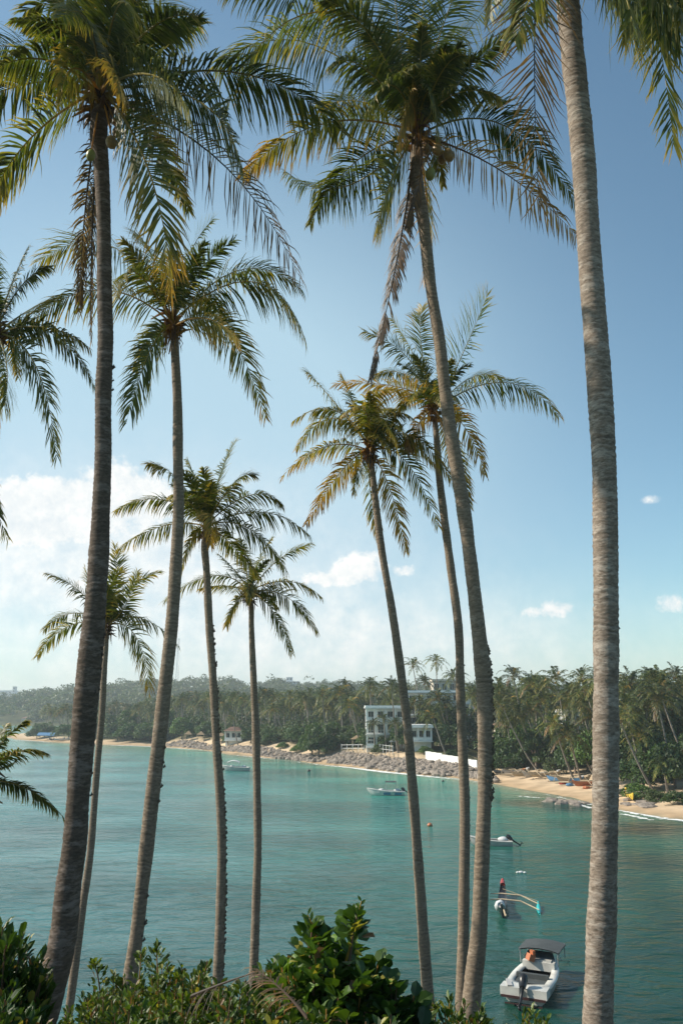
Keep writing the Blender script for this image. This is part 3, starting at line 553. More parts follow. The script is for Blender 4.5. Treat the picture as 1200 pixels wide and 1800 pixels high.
# F
palm('coconut palm with golden hanging fronds and a long slanting thin trunk right of centre', 22.0,
     [(656, 845, 11), (661, 890, 12), (668, 950, 13), (676, 1000, 13), (685, 1050, 14), (700, 1150, 15), (715, 1270, 16), (726, 1400, 18), (737, 1550, 19), (744, 1650, 21), (753, 1765, 22)],
     (650, 790),
     [(575, 692, 540, 655, .6, 1.0, dict(droop=.4)), (590, 722, 515, 740, -.4, -.6, dict(droop=.8)), (585, 735, 520, 790, .8, 1.2, dict(droop=.7)), (572, 785, 496, 838, -.6, -1.0, dict(age=.2, tip=.6, droop=.6)), (598, 830, 538, 922, -.3, -.4, dict(age=.34, tip=.6, droop=.6)),
      (685, 860, 713, 968, -.4, -.3, dict(age=.40, tip=.3, droop=.5)), (712, 810, 770, 925, .2, .3, dict(age=.15, tip=.5, droop=.5)), (720, 765, 797, 850, -.6, -.8, dict(age=.12, tip=.5, droop=.6)), (700, 770, 765, 820, .9, 1.3, dict(droop=.7)), (690, 730, 730, 740, -.6, -1.4, dict(droop=.8, age=.1)), (620, 705, 600, 660, .6, .8, dict(droop=.4)),
      (650, 700, 730, 690, -.8, -.8, dict(droop=.8, age=.18)), (650, 860, 668, 950, .8, 1.1, dict(droop=.5)), (640, 720, 600, 730, -1.2, -2.0, dict(droop=.7, age=.1)), (650, 730, 690, 720, 1.2, 2, {}), (675, 745, 700, 800, -1.6, -2.2, dict(age=.1))],
     extra=6, up_extra=3, extra_len=2.4, seed=16, LL=.2, W=.042, m=56, tipc=.4, vines=[])
# G
palm('coconut palm with orange dry leaves and a raised fan frond left of the curving trunk', 22.5,
     [(768, 785, 12), (772, 840, 13), (779, 900, 14), (792, 1000, 15), (805, 1100, 15), (809, 1225, 16), (812, 1300, 17), (816, 1400, 18), (816, 1500, 19), (815, 1560, 20), (814, 1640, 21), (811, 1780, 23)],
     (763, 722),
     [(715, 628, 640, 582, .2, .2, dict(droop=.4, age=.04)), (730, 630, 688, 560, .8, 1.0, dict(droop=.4)), (818, 610, 857, 515, .2, .2, dict(droop=.02, roll=.6, LL=.24, m=50, age=.05, tip=.35)), (885, 672, 980, 730, -.2, .1, dict(droop=.7, age=.06, tip=.5)), (825, 665, 880, 665, .9, 1.2, dict(droop=.5)), (700, 680, 590, 675, -.8, -.8, dict(age=.4, tip=.3, droop=.3)),
      (812, 745, 852, 835, -.4, -.5, dict(age=.42, tip=.3, LL=.24, droop=.6)), (735, 745, 715, 790, -.7, -1.0, dict(age=.5, LL=.3, droop=.8)), (785, 765, 800, 830, -.9, -1.1, dict(age=.5, LL=.3, droop=.7)), (720, 700, 690, 740, .8, 1.2, dict(droop=.7)), (800, 800, 825, 890, .6, .8, dict(age=.2)), (740, 610, 742, 540, .3, .5, dict(droop=.3)), (715, 660, 660, 660, .8, 1.5, dict(droop=.6))],
     extra=6, up_extra=3, extra_len=2.4, seed=17, W=.04, m=56, tipc=.35, vines=[(1150, 1600, 1, .03, 16)])
# C
palm('bushy coconut palm with a knobbly trunk, its crown overlapping a smaller palm to the right', 22.0,
     [(360, 955, 12), (363, 1000, 13), (368, 1100, 14), (375, 1200, 14), (380, 1300, 15), (387, 1400, 16), (390, 1500, 16), (389, 1560, 17), (385, 1680, 18), (381, 1775, 19)],
     (363, 925),
     [(285, 878, 203, 898, -.4, -.4, dict(age=.08, droop=.6)), (285, 925, 205, 968, .3, .3, dict(age=.12, droop=.7)), (308, 838, 260, 815, .4, .6, dict(droop=.6)), (385, 840, 412, 778, .4, .8, dict(droop=.25, age=0)), (410, 850, 448, 835, .6, .9, dict(droop=.4)), (440, 870, 497, 888, -.5, -.6, dict(droop=.6)), (460, 900, 543, 940, .1, .1, dict(droop=.7)),
      (440, 930, 503, 1005, -.6, -.9, dict(droop=.7)), (372, 905, 370, 958, -1.4, -2.0, dict(age=.3, droop=.8)), (335, 950, 318, 1010, -.5, -.8, dict(droop=.7, age=.2)), (405, 955, 455, 1015, .5, .8, dict(droop=.7, age=.15)), (345, 850, 330, 810, .4, .5, dict(droop=.4)), (395, 870, 420, 850, -1.0, -1.8, dict(droop=.5)), (330, 880, 300, 870, -1, -1.7, {})],
     extra=6, up_extra=4, extra_len=2.0, seed=18, vines=[(1080, 1740, 1, .05, 170)], LL=.22, W=.042, m=54)
# D
palm('slim straight coconut palm with airy fronds, its crown just below right of a bushier palm', 25.0,
     [(441, 1060, 9), (442, 1100, 10), (446, 1200, 12), (450, 1300, 14), (452, 1400, 14), (453, 1500, 14), (451, 1560, 15), (448, 1650, 16), (444, 1765, 17)],
     (438, 1042),
     [(375, 1012, 290, 1055, -.2, 0, dict(age=.08, droop=.5)), (488, 985, 547, 955, .4, .5, dict(droop=.4)), (508, 1022, 565, 1050, -.4, -.5, dict(droop=.6, age=.12, tip=.5)), (505, 1050, 558, 1112, .4, .5, dict(droop=.5, age=.1, tip=.5)), (478, 1072, 513, 1148, -.5, -.6, dict(droop=.6)), (415, 1058, 398, 1100, -.9, -1.2, dict(age=.2, LL=.26)),
      (455, 985, 478, 945, .5, .7, dict(droop=.4)), (410, 1000, 385, 975, .6, .9, dict(droop=.4)), (395, 1030, 350, 1035, -.9, -1.2, dict(droop=.6, age=.15)), (430, 980, 425, 950, .7, 1, {})],
     extra=4, up_extra=2, extra_len=1.7, seed=19, vines=[(1280, 1720, 1, .022, 60)], LL=.21, W=.04, m=48, shag=.8)
# E
palm('slender coconut palm half hidden behind the thick dark left trunk, fronds spread like a star', 28.0,
     [(187, 1130, 9), (184, 1170, 10), (180, 1250, 11), (171, 1350, 12), (165, 1430, 12), (159, 1500, 13), (145, 1600, 14), (132, 1700, 15), (121, 1785, 15)],
     (188, 1100),
     [(135, 1035, 82, 1008, -.4, -.5, dict(droop=.35)), (128, 1078, 77, 1108, .5, .7, dict(droop=.5)), (122, 1100, 65, 1155, -.5, -.6, dict(droop=.5, age=.1)), (205, 1020, 203, 960, .2, .3, dict(droop=.15)), (165, 1045, 150, 998, .5, .7, dict(droop=.3)), (228, 1035, 280, 1005, .4, .5, dict(droop=.3)), (222, 1062, 242, 1005, -.6, -.8, dict(droop=.3)),
      (252, 1088, 314, 1135, .3, .4, dict(droop=.6)), (240, 1120, 263, 1222, -.4, -.4, dict(droop=.5, tip=.7, LL=.24)), (190, 1040, 215, 1000, -.8, -1.2, dict(droop=.3)), (170, 1160, 165, 1210, .8, 1, dict(age=.6, LL=.18, droop=.8))],
     extra=3, up_extra=3, extra_len=1.9, seed=20, LL=.22, W=.045, m=46, shag=.8)
# K
palm('low palm at the left edge over the water, only frond tips reaching into view', 15.0,
     [(-45, 1395, 20), (-60, 1600, 24), (-75, 1800, 28)], (-40, 1372),
     [(30, 1322, 84, 1325, -.3, -.3, dict(droop=.45, LL=.24, age=.1)), (45, 1385, 113, 1438, .4, .5, dict(droop=.7, LL=.22)), (8, 1300, 48, 1268, .3, .4, dict(droop=.4, LL=.25)), (-10, 1310, 10, 1275, .6, .9, dict(LL=.25)), (-100, 1330, -150, 1400, 0, 0, {}), (-60, 1300, -80, 1220, .3, .5, {}), (-90, 1400, -130, 1480, 0, 0, {}), (0, 1350, 25, 1340, .5, .8, dict(LL=.2))],
     extra=3, extra_len=1.4, seed=21, LL=.24)

# ---------------------------------------------------------------- far palms (crown mesh shared, trunks individual)
def crown_mesh(seed, n=22, L=4.4, age=.12):
    r_ = np.random.default_rng(seed); q = Q()
    for i in range(n):
        a = i*2.4+r_.normal(0, .25); u = i/n; e = 1.3-1.75*u+r_.normal(0, .1); l = L*r_.uniform(.8, 1.1)*(1 if u > .15 else .75)
        dd = np.array([math.cos(a)*math.cos(e), math.sin(a)*math.cos(e), math.sin(e)])
        P1 = dd*l*.52+np.array([0, 0, .05]); P2 = dd*l*.95+np.array([0, 0, -1])*l*(.16+.24*max(0, math.cos(e)))
        ag = age+.25*max(0, u-.6)/.4*r_.random()+(r_.random() < .06)*.5+r_.normal(0, .04)
        frond(q, dd*.2, P1, P2, LL=.24, droop=.5, age=max(ag, 0), tip=.15, m=22, W=.15, seg=2, r_=r_, rach=.05, smooth_rachis=2, nrach=3)
    for i in range(7):
        a = r_.uniform(0, 6.28); q.blob((math.cos(a)*.3, math.sin(a)*.3, -.35+r_.uniform(-.15, .1)), (.14, .14, .18), pal(np.array(.55)), 6, 5)
    o = q.build('crown', M['farleaf']); me = o.data; bpy.data.objects.remove(o); return me
CROWNS = [crown_mesh(100+i, n=[27, 23, 29, 22, 25, 20][i], age=[.0, .0, .04, .06, .0, .08][i]) for i in range(6)]
def far_palm(base, top, label, group, k=None, scale=1.0, rad=.16):
    base = np.asarray(base, float); top = np.asarray(top, float)
    root = empty('coconut_palm', base); tag(root, label, 'palm tree', group)
    d = top-base; t = np.linspace(0, 1, 9); lean = d[:2]; hgt = d[2]
    # trunk springs out low and straightens up
    xy = lean[None]*(t**.8)[:, None]; z = hgt*t**1.08
    pts = np.concatenate([xy, z[:, None]], 1); pts[0, 2] -= .5
    q = Q(); q.tube(pts, rad*(1.35-.65*t), 7); q.build('trunk', M['bark_far'], root, True)
    k = random.randrange(len(CROWNS)) if k is None else k
    c = bpy.data.objects.new('crown', CROWNS[k]); col.objects.link(c); c.parent = root; c.location = tuple(d); c.rotation_euler = (random.uniform(-.12, .12), random.uniform(-.12, .12), random.uniform(0, 6.28)); c.scale = (scale*1.12,)*3
    return root
def shoreY(px): return float(np.interp(px, [c[0] for c in coast_px], [f[1] for f in front]))
def put(px, inland):       # a ground point 'inland' metres behind the waterline as seen in direction px
    Y = shoreY(px)+inland; x = slope(px, 1330)[0]*Y; return np.array([x, Y, float(height(x, Y))])
random.seed(3)
named = [  # crown px, base px, label
 (937, 1203, 985, 1335, 'tall coconut palm with full pale crown behind the right beach, second in its skyline row'), (902, 1190, 935, 1330, 'coconut palm standing highest just right of the pair of middle trunks'), (977, 1196, 1012, 1338, 'coconut palm on the skyline third in the row behind the right beach'),
 (882, 1240, 946, 1340, 'thin palm leaning far left over the green bush beside the middle trunk'), (912, 1258, 957, 1338, 'low leaning palm with a bare looking trunk against the green bush'), (931, 1250, 979, 1338, 'palm leaning left behind the stored outrigger boats'),
 (974, 1275, 1010, 1352, 'leaning palm with golden crown rising from the beach edge by the outriggers'), (1022, 1192, 1046, 1340, 'tall coconut palm just left of the thick right trunk'), (1020, 1240, 1060, 1345, 'dark coconut palm below the skyline beside the thick right trunk'),
 (1000, 1292, 1022, 1354, 'small palm leaning next to the golden crowned one on the beach edge'), (1016, 1305, 1043, 1348, 'short palm leaning over the red and blue boats'), (1088, 1265, 1153, 1393, 'palm with long pale trunk leaning left across the dark trees at the right'),
 (1162, 1195, 1178, 1305, 'tall palm with bare pale trunk above the trees at the right edge'), (1131, 1212, 1150, 1335, 'palm with ragged crown right of the thick trunk'), (1196, 1215, 1210, 1330, 'palm whose crown is cut by the right edge'), (1165, 1345, 1172, 1385, 'little palm in the dark bushes at the right edge'),
 (1112, 1250, 1140, 1340, 'yellowish palm crown close to the right side of the thick trunk'), (1145, 1262, 1165, 1345, 'drooping palm among the right edge trees'), (1186, 1188, 1200, 1330, 'highest palm at the far right edge'), (1190, 1262, 1215, 1350, 'palm low in the mass at the far right edge'), (1125, 1295, 1150, 1360, 'short yellowish palm deep in the right trees'),
 (955, 1232, 985, 1335, 'palm crown filling the gap below the right skyline row'), (1000, 1222, 1030, 1340, 'dense palm crown between two skyline palms behind the beach'), (890, 1268, 905, 1335, 'palm low behind the green bush'), (1040, 1262, 1065, 1348, 'dim palm crown touching the thick right trunk'),
 (607, 1205, 622, 1300, 'tall palm rising behind the rock bank, left of the balcony villa'), (577, 1240, 600, 1304, 'large leaning palm over the point where two rock banks meet'), (613, 1240, 640, 1300, 'large palm leaning left just before the balcony villa'), (650, 1207, 656, 1300, 'tall palm in front of the left end of the balcony villa'),
 (688, 1208, 699, 1302, 'tall palm in front of the right end of the balcony villa'), (725, 1170, 757, 1310, 'very tall thin palm beside the slanting trunk, above the white hotel'), (766, 1163, 771, 1290, 'tallest palm above the white hotel'), (745, 1200, 762, 1290, 'palm between the two tallest ones above the white hotel'), (797, 1190, 804, 1290, 'palm half hidden by the middle trunk beside the beige house'),
 (770, 1228, 799, 1312, 'leaning palm in front of the white hotel facade'), (760, 1257, 786, 1316, 'low leaning palm before the white garden wall'), (734, 1266, 751, 1307, 'slim palm beside the low white house'), (724, 1242, 745, 1300, 'palm just right of the slanting trunk before the hotel'), (664, 1282, 668, 1304, 'squat palm under the balcony villa'),
 (818, 1262, 830, 1318, 'palm seen between the two middle trunks'), (463, 1222, 483, 1304, 'palm leaning left over the left rock bank'), (393, 1240, 402, 1302, 'palm behind the thatched huts'), (510, 1245, 521, 1302, 'palm with pale crown behind the left rock bank'), (487, 1240, 497, 1302, 'palm next to the leaning one behind the left rock bank'),
 (500, 1282, 507, 1306, 'short palm on top of the left rock bank'), (545, 1222, 552, 1302, 'tall palm left of the dark green shore tree'), (530, 1232, 536, 1302, 'dusty palm behind the dark green shore tree'), (640, 1250, 650, 1302, 'dim palm at the left wall of the balcony villa'), (592, 1222, 604, 1300, 'palm crown between two tall palms left of the villa'),
 (704, 1255, 712, 1302, 'palm crown peeping over the right side of the balcony villa'), (430, 1232, 437, 1300, 'palm left of the slim straight trunk above the left bank'), (410, 1262, 419, 1303, 'low palm right of the thatched huts'), (656, 1272, 660, 1306, 'short palm in front of the villa ground floor at left'), (674, 1264, 680, 1306, 'mid height palm before the middle of the villa'), (696, 1270, 701, 1306, 'short palm before the right side of the villa'), (738, 1236, 748, 1304, 'palm before the left end of the hotel facade'), (752, 1244, 762, 1308, 'palm before the second bay of the hotel'), (783, 1240, 792, 1310, 'leafy palm before the right half of the hotel'), (790, 1262, 806, 1315, 'palm crown left of the middle trunks above the garden wall')]
for (cx, cy, bx, by, lab) in named:
    Y = min(max(gnd(bx, by, 3.0)[1], shoreY(bx)+16), shoreY(bx)+75)
    if 'in front' in lab or 'before' in lab: Y = shoreY(bx)+(17 if bx < 715 else 40 if 'hotel' in lab else 16)+(cnt_ := random.uniform(0, 3))
    x = slope(bx, by)[0]*Y; b0 = np.array([x, Y, float(height(x, Y))]); top = at(cx, cy, Y-random.uniform(0, 4))
    if Y < 160 and cx > 870: k = 4 if lab.startswith('palm leaning') else random.choice([0, 2, 3, 5])
    else: k = None
    sc_ = .92 if by-cy > 45 else .6
    far_palm(b0, top, lab, 'coconut palms along the far shore', k, sc_*random.uniform(.9, 1.08))
cnt = 0
zones = [(60, 290, 20, 190, 46, 8, 12, 'coconut palm in the grove behind the trees of the left sand spit'), (290, 560, 22, 150, 66, 9, 14, 'coconut palm in the dense grove behind the left rock bank'), (560, 720, 34, 130, 26, 9, 14, 'coconut palm in the grove around the balcony villa'), (710, 880, 52, 130, 20, 9, 14, 'coconut palm in the grove around the white hotel'), (870, 1040, 28, 110, 30, 10, 15, 'coconut palm in the dense grove behind the right beach'), (1080, 1240, 24, 90, 24, 10, 16, 'coconut palm in the grove at the right edge')]
occ = []
for (a, b_, d0, d1, n, h0, h1, lab) in zones:
    i = 0; tries = 0
    while i < n and tries < 4000:
        tries += 1
        px = random.uniform(a, b_); dd = d0+(d1-d0)*random.random()**1.3; p = put(px, dd)
        if sdist(p[0], p[1]) < 14 or any((p[0]-o[0])**2+(p[1]-o[1])**2 < 16 for o in occ): continue
        if 640 < px < 715 and dd < 60: continue
        if 715 < px < 835 and dd < 80: continue
        occ.append(p); hgt = random.uniform(h0, h1); ln = random.gauss(-1.2, 1.4)
        far_palm(p, p+np.array([ln, random.gauss(0, 1), hgt]), lab, 'grove palms: '+lab[15:], None, random.uniform(.85, 1.1)); i += 1

# ---------------------------------------------------------------- broadleaf trees and bushes of the far shore
leafT = [(-.5, -.28, 0), (.5, -.28, 0), (.5, .28, 0), (-.5, .28, 0)]; leafF = [[0, 1, 2, 3]]
leafS = [(-.5, 0, 0), (-.1, -.3, .05), (.5, 0, 0), (-.1, .3, .05)]
def lump_crown(seed, n=34, per=80, leaf=.42, c0=(.030, .062, .014), c1=(.075, .11, .025), flat=.75):
    r_ = np.random.default_rng(seed); q = Q(); cs = []
    for i in range(n):
        d = norm(r_.normal(size=3)); d[2] = abs(d[2])*1.1-.25; r = r_.uniform(.45, .95); cs.append((d*r*np.array([1, 1, flat]), r_.uniform(.2, .36)))
    for c, s in cs:
        d = norm(r_.normal(size=(per, 3))); d[:, 2] = np.abs(d[:, 2])*.9-.2; rr = s*(.75+.35*r_.random((per, 1)))
        pos = (c+d*rr)*3.5; rot = rand_rot(per, .35, r_, d); k = np.clip(r_.normal(.35+.15*r_.normal(), .25, (per, 1)), 0, 1)
        instances(q, leafS, leafF, pos, rot, leaf*r_.uniform(.6, 1.3, per), np.array(c0)*(1-k)+np.array(c1)*k)
    o = q.build('crown', M['treeleaf']); me = o.data; bpy.data.objects.remove(o); return me
TC = [lump_crown(50, 40, 95), lump_crown(51, 30, 90, .45, (.028, .06, .016), (.06, .10, .025)), lump_crown(52, 44, 90, .38, (.04, .085, .015), (.10, .16, .03)), lump_crown(53, 36, 90, .42, (.035, .06, .02), (.09, .11, .035), .9)]
def tree(p, w, h, label, k, group='broadleaf trees along the far shore', name='broadleaf_tree', cat='tree', low=.14):
    root = empty(name, p); tag(root, label, cat, group)
    q = Q(); r_ = random
    q.tube([(0, 0, -.5), (.1, 0, h*.25), (0, .1, h*.5), (.1, 0, h*.7)], [.05*h*.6, .04*h*.6, .03*h*.6, .012*h], 7)
    for i in range(5):
        a = i*1.26+r_.random(); q.tube([(0, 0, h*.3), (math.cos(a)*w*.15, math.sin(a)*w*.15, h*.5), (math.cos(a)*w*.33, math.sin(a)*w*.33, h*.65)], [.02*h, .014*h, .006*h], 5)
    q.build('trunk', M['wood'], root, True)
    c = bpy.data.objects.new('crown', TC[k]); col.objects.link(c); c.parent = root; c.location = (0, 0, h*(.45-low)); c.scale = (w/7, w/7, h*(.55+low)/3.2); c.rotation_euler = (0, 0, r_.uniform(0, 6.28))
    return root
random.seed(5)
TR = [(62, 8, 9, 6, 1, 'small round tree at the tip of the sand spit'), (75, 20, 11, 8, 1, 'dark tree just behind the blue tarpaulin'), (118, 12, 12, 8, 1, 'round dark tree on the spit beside the blue tarpaulin'), (205, 14, 13, 8, 0, 'spreading dark tree between the two leftmost trunks'), (235, 12, 14, 9, 1, 'spreading dark tree right of the slender left trunk'),
      (262, 12, 13, 8, 0, 'low dark tree at the beach left of the second trunk'), (225, 40, 14, 12, 2, 'brighter green tree behind the spreading beach trees'), (290, 24, 13, 13, 2, 'bright green rounded tree right behind the second trunk'), (318, 18, 10, 9, 2, 'bright green tree at the left end of the rock bank'), (345, 30, 10, 9, 1, 'dark tree behind the rock bank by the knobbly trunk'),
      (190, 40, 12, 11, 1, 'dark tree rising behind the spit beach'), (155, 22, 13, 9, 0, 'dark shore tree hidden partly by the thick left trunk'),
      (548, 13, 8, 10, 2, 'bright green tree over the left bank beside the dark one'), (560, 10, 8, 9, 0, 'dark green tree spilling down where two rock banks meet'), (572, 14, 8, 8.5, 1, 'dark bushy tree on the start of the right rock bank'), (585, 20, 8, 8, 0, 'dark tree right of the meeting point of the rock banks'),
      (780, 30, 8, 8, 1, 'dark tree behind the white garden wall'), (760, 34, 7, 7, 0, 'shady tree between the low house and the garden wall'), (800, 26, 7, 7.5, 1, 'dark tree behind the garden wall beside the middle trunks'),
      (885, 22, 9, 7, 2, 'bright leafy tree right of the middle trunk'), (905, 24, 9, 7.5, 1, 'round green tree behind the first outriggers'), (925, 32, 10, 9, 2, 'bright green tree between leaning palms'), (880, 14, 7, 4.5, 1, 'low dark bush at the left end of the right beach'), (950, 34, 9, 8, 0, 'dark tree under the leaning palms'), (990, 32, 9, 8, 0, 'dark tree behind the golden palm'), (1030, 30, 9, 7, 1, 'dark tree left of the thick right trunk'), (970, 22, 4, 3.5, 3, 'grey green bush on the beach edge behind the boats'),
      (895, 30, 10, 9.5, 1, 'dark rounded tree behind the bright leafy tree right of the middle trunk'), (940, 26, 9, 8.5, 0, 'dark tree between the second and third leaning palms'), (965, 34, 10, 11, 1, 'taller dark tree filling the grove above the outriggers'), (1008, 26, 8, 8, 1, 'dark round tree right of the golden palm'), (1045, 28, 9, 9, 2, 'brighter tree half behind the thick right trunk'), (1105, 26, 9, 7.5, 1, 'dark tree right next to the thick right trunk'), (1125, 18, 8, 6, 1, 'dark tree behind the bright shore bush'), (1150, 26, 10, 9, 0, 'large dark tree at the right behind the leaning palm'), (1180, 20, 9, 8, 1, 'large dark tree at the right edge near the beach'), (1205, 18, 10, 9, 0, 'dark tree cut by the right edge'), (1130, 38, 10, 11, 0, 'tall dark tree in the right grove'), (1175, 38, 12, 13, 3, 'tall olive tree behind the right edge trees'), (1215, 40, 12, 14, 3, 'tall olive tree beyond the right edge trees')]
for (px, dd, w, h, k, lab) in TR: tree(put(px, dd), w, h, lab, k)
for (px, dd, w, h, k, lab) in [(652, 19, 8, 6.5, 1, 'dark bush hiding the left foot of the balcony villa'), (678, 19, 6, 4, 0, 'dark bush before the middle of the balcony villa'), (706, 20, 7, 8, 1, 'dark tree touching the slanting trunk at the villa'), (772, 46, 10, 12.5, 0, 'large dark tree before the right half of the white hotel'), (744, 38, 8, 10.5, 1, 'dark tree between the hotel and the low white house'), (812, 44, 10, 12.5, 1, 'dark tree before the right end of the hotel'), (474, 19, 5, 4.2, 1, 'low dark bush on the left bank between the slim trunk and the point'), (402, 19, 5, 4.0, 0, 'low dark bush before the small pale house'), (440, 22, 8, 6, 1, 'dark shore tree left of the slim straight trunk'), (415, 26, 8, 6, 0, 'dark tree beside the small pale house'), (365, 26, 9, 7, 1, 'dark tree left of the knobbly trunk behind the huts'), (480, 26, 8, 5, 0, 'dark tree behind the left bank under leaning palms'), (520, 24, 8, 6, 1, 'dark tree before the dusty palms'), (620, 26, 8, 6, 0, 'dark tree behind the white rail fence')]: tree(put(px, dd), w, h, lab, k)
for (px, dd, w, h, k, lab) in [(1118, 9.5, 5, 2.6, 2, 'bright yellow green bush at the foot of the leaning right palm'), (1142, 8.5, 3.5, 1.8, 3, 'olive bush around the leaning palm base'), (1100, 12, 3, 2, 2, 'small bright bush beside the thick right trunk on the sand'), (668, 17, 4, 1.6, 3, 'dry grassy bush on the rock bank under the villa'), (748, 19, 4, 1.8, 2, 'bright bush left of the white garden wall'), (794, 15, 3, 2.6, 1, 'bush spilling over the white garden wall'), (832, 14, 3, 2, 3, 'bush at the right end of the garden wall'), (465, 17, 5, 2, 3, 'bush on the crest of the left rock bank'), (525, 16, 5, 2.4, 2, 'bright bush on the crest near the meeting banks'), (497, 17, 4, 2, 2, 'small bright bush on the left bank crest'), (1190, 8, 5, 2.2, 1, 'low bush on the sand at the right edge')]:
    tree(put(px, dd), w, h, lab, k, 'bushes along the far shore', 'bush', 'bush', .25)

# far-off wood: one mass
r_ = np.random.default_rng(77); q = Q()
def pts_of(n, f): 
    out_ = []
    while len(out_) < n:
        p = f(); 
        if sdist(p[0], p[1]) > 11.5: out_.append(p)
    return np.array(out_)
def scatter_trees(P, per, rad, leaf, c0, c1):
    n = len(P); 
    for i, p in enumerate(P):
        R_ = rad*r_.uniform(.6, 1.35); h = float(height(p[0], p[1])); nl = 5
        tone = r_.random(); ca = np.array(c0)*(.8+.5*tone); cb = np.array(c1)*(.75+.6*r_.random())
        for j in range(nl):
            c = np.array([p[0], p[1], h+R_*.75])+r_.normal(0, .42, 3)*R_*np.array([1, 1, .6]); s = R_*r_.uniform(.45, .7)
            d = norm(r_.normal(size=(per, 3))); d[:, 2] = np.abs(d[:, 2])-.25
            k = np.clip(r_.normal(.4, .3, (per, 1)), 0, 1)
            instances(q, leafS, leafF, c+d*s*(.8+.3*r_.random((per, 1))), rand_rot(per, .3, r_, d), leaf*r_.uniform(.6, 1.4, per), ca*(1-k)+cb*k)
def f1(): Y = r_.uniform(420, 1250); px = r_.uniform(-60, 1260); return (slope(px, 1260)[0]*Y, Y)
scatter_trees(pts_of(1500, f1), 30, 7.5, 2.3, (.035, .06, .022), (.08, .10, .04))
def f2(): px = r_.uniform(165, 1230); Y = shoreY(px)+r_.uniform(75, 260); return (slope(px, 1290)[0]*Y, Y)
scatter_trees(pts_of(560, f2), 40, 4.8, 1.1, (.03, .05, .018), (.075, .095, .03))
def f3(): px = r_.uniform(165, 640); Y = shoreY(px)+r_.uniform(12.5, 32)+(2 if px > 290 else 0); return (slope(px, 1290)[0]*Y, Y)
scatter_trees(pts_of(170, f3), 45, 2.8, .65, (.025, .048, .014), (.06, .09, .022))
def f4(): px = r_.uniform(-250, 180); Y = r_.uniform(660, 1500); return (slope(px, 1270)[0]*Y, Y)
scatter_trees(pts_of(330, f4), 30, 7, 2.3, (.035, .06, .022), (.07, .09, .04))
def f5(): px = r_.uniform(850, 1230); Y = shoreY(px)+r_.uniform(30, 80); return (slope(px, 1290)[0]*Y, Y)
scatter_trees(pts_of(190, f5), 60, 3.6, .6, (.028, .055, .015), (.065, .10, .024))
tag(q.build('distant_wood', M['treeleaf']), 'hazy wooded hillside and undergrowth closing off the bay', 'wood', kind='stuff')

# ---------------------------------------------------------------- rock banks
def rock_V(seed):
    q = Q(); q.blob((0, 0, 0), (1, .8, .62), nu=8, nv=6, jag=.38, seed=seed); return q
rt = [rock_V(i) for i in range(8)]
rmesh = []
for x in rt:
    o = x.build('boulder', M['rock']); rmesh.append(o.data); bpy.data.objects.remove(o)
r_ = np.random.default_rng(5); qs = Q()
def rock_at(px, dd): Y = shoreY(px)+dd; x = slope(px, 1340)[0]*Y; return np.array([x, Y, float(height(x, Y))])
n = 0
while n < 6500:
    px = r_.uniform(292, 842); dd = r_.uniform(2.5, 13.5) if px > 300 else r_.uniform(1, 9)
    if abs(px-566) < 9 and dd < 9: continue
    p = rock_at(px, dd); s = min(.16+.14*r_.exponential(1.0), .85); k = r_.integers(8); V = np.vstack(rt[k].V); a = r_.uniform(0, 6.28); V = V @ np.array([[math.cos(a), -math.sin(a), 0], [math.sin(a), math.cos(a), 0], [0, 0, 1]]).T
    g = r_.uniform(.7, 1.25); c = np.array([1, .93+.05*r_.random(), .84+.1*r_.random()])*g
    b0 = qs.n; qs.V.append(V*s+p+np.array([0, 0, s*.15])); qs.C.append(np.tile(c, (len(V), 1))); qs.L += [l+b0 for l in rt[k].L]; qs.S += rt[k].S; qs.n += len(V); n += 1
tag(qs.build('boulder_bank', M['rock']), 'grey brown rubble rock bank between beach and gardens', 'rocks', kind='stuff')
random.seed(8)
for i in range(110):
    px = random.uniform(720, 868) if i < 70 else random.uniform(480, 720); dd = random.uniform(1.0, 9); p = rock_at(px, dd); s = random.uniform(.55, 1.15)
    o = bpy.data.objects.new('boulder', rmesh[i % 8]); col.objects.link(o); o.location = tuple(p+np.array([0, 0, s*.2])); o.scale = (s, s, s); o.rotation_euler = (random.uniform(-.3, .3), random.uniform(-.3, .3), random.uniform(0, 6))
    tag(o, 'large grey boulder at the foot of the right rock bank by the water' if i < 70 else 'grey boulder on the middle stretch of the rock bank', 'rock', 'big boulders of the rock bank' if i < 70 else 'boulders of the middle rock bank')
random.seed(9)
for i in range(26):
    px = random.uniform(968, 1034); py = np.interp(px, [968, 1034], [1409, 1418])+random.uniform(-4, 1.5); p = gnd(px, py); s = random.uniform(.4, 1.0)
    o = bpy.data.objects.new('reef_rock', rmesh[i % 8]); col.objects.link(o); o.location = (p[0], p[1], .0); o.scale = (s*1.5, s, s*.7); o.rotation_euler = (0, 0, random.uniform(0, 6))
    tag(o, 'low brown rock awash off the right beach', 'rock', 'rocks awash off the right beach')
for i in range(18):
    px = random.uniform(1092, 1140); p = put(px, random.uniform(3.5, 8)); s = random.uniform(.4, .9)
    o = bpy.data.objects.new('boulder', rmesh[i % 8]); col.objects.link(o); o.location = tuple(p); o.scale = (s*1.6, s, s*.6); o.rotation_euler = (0, 0, random.uniform(0, 6))
    tag(o, 'flat brown rock on the sand below the bright bush at right', 'rock', 'flat rocks on the right sand')

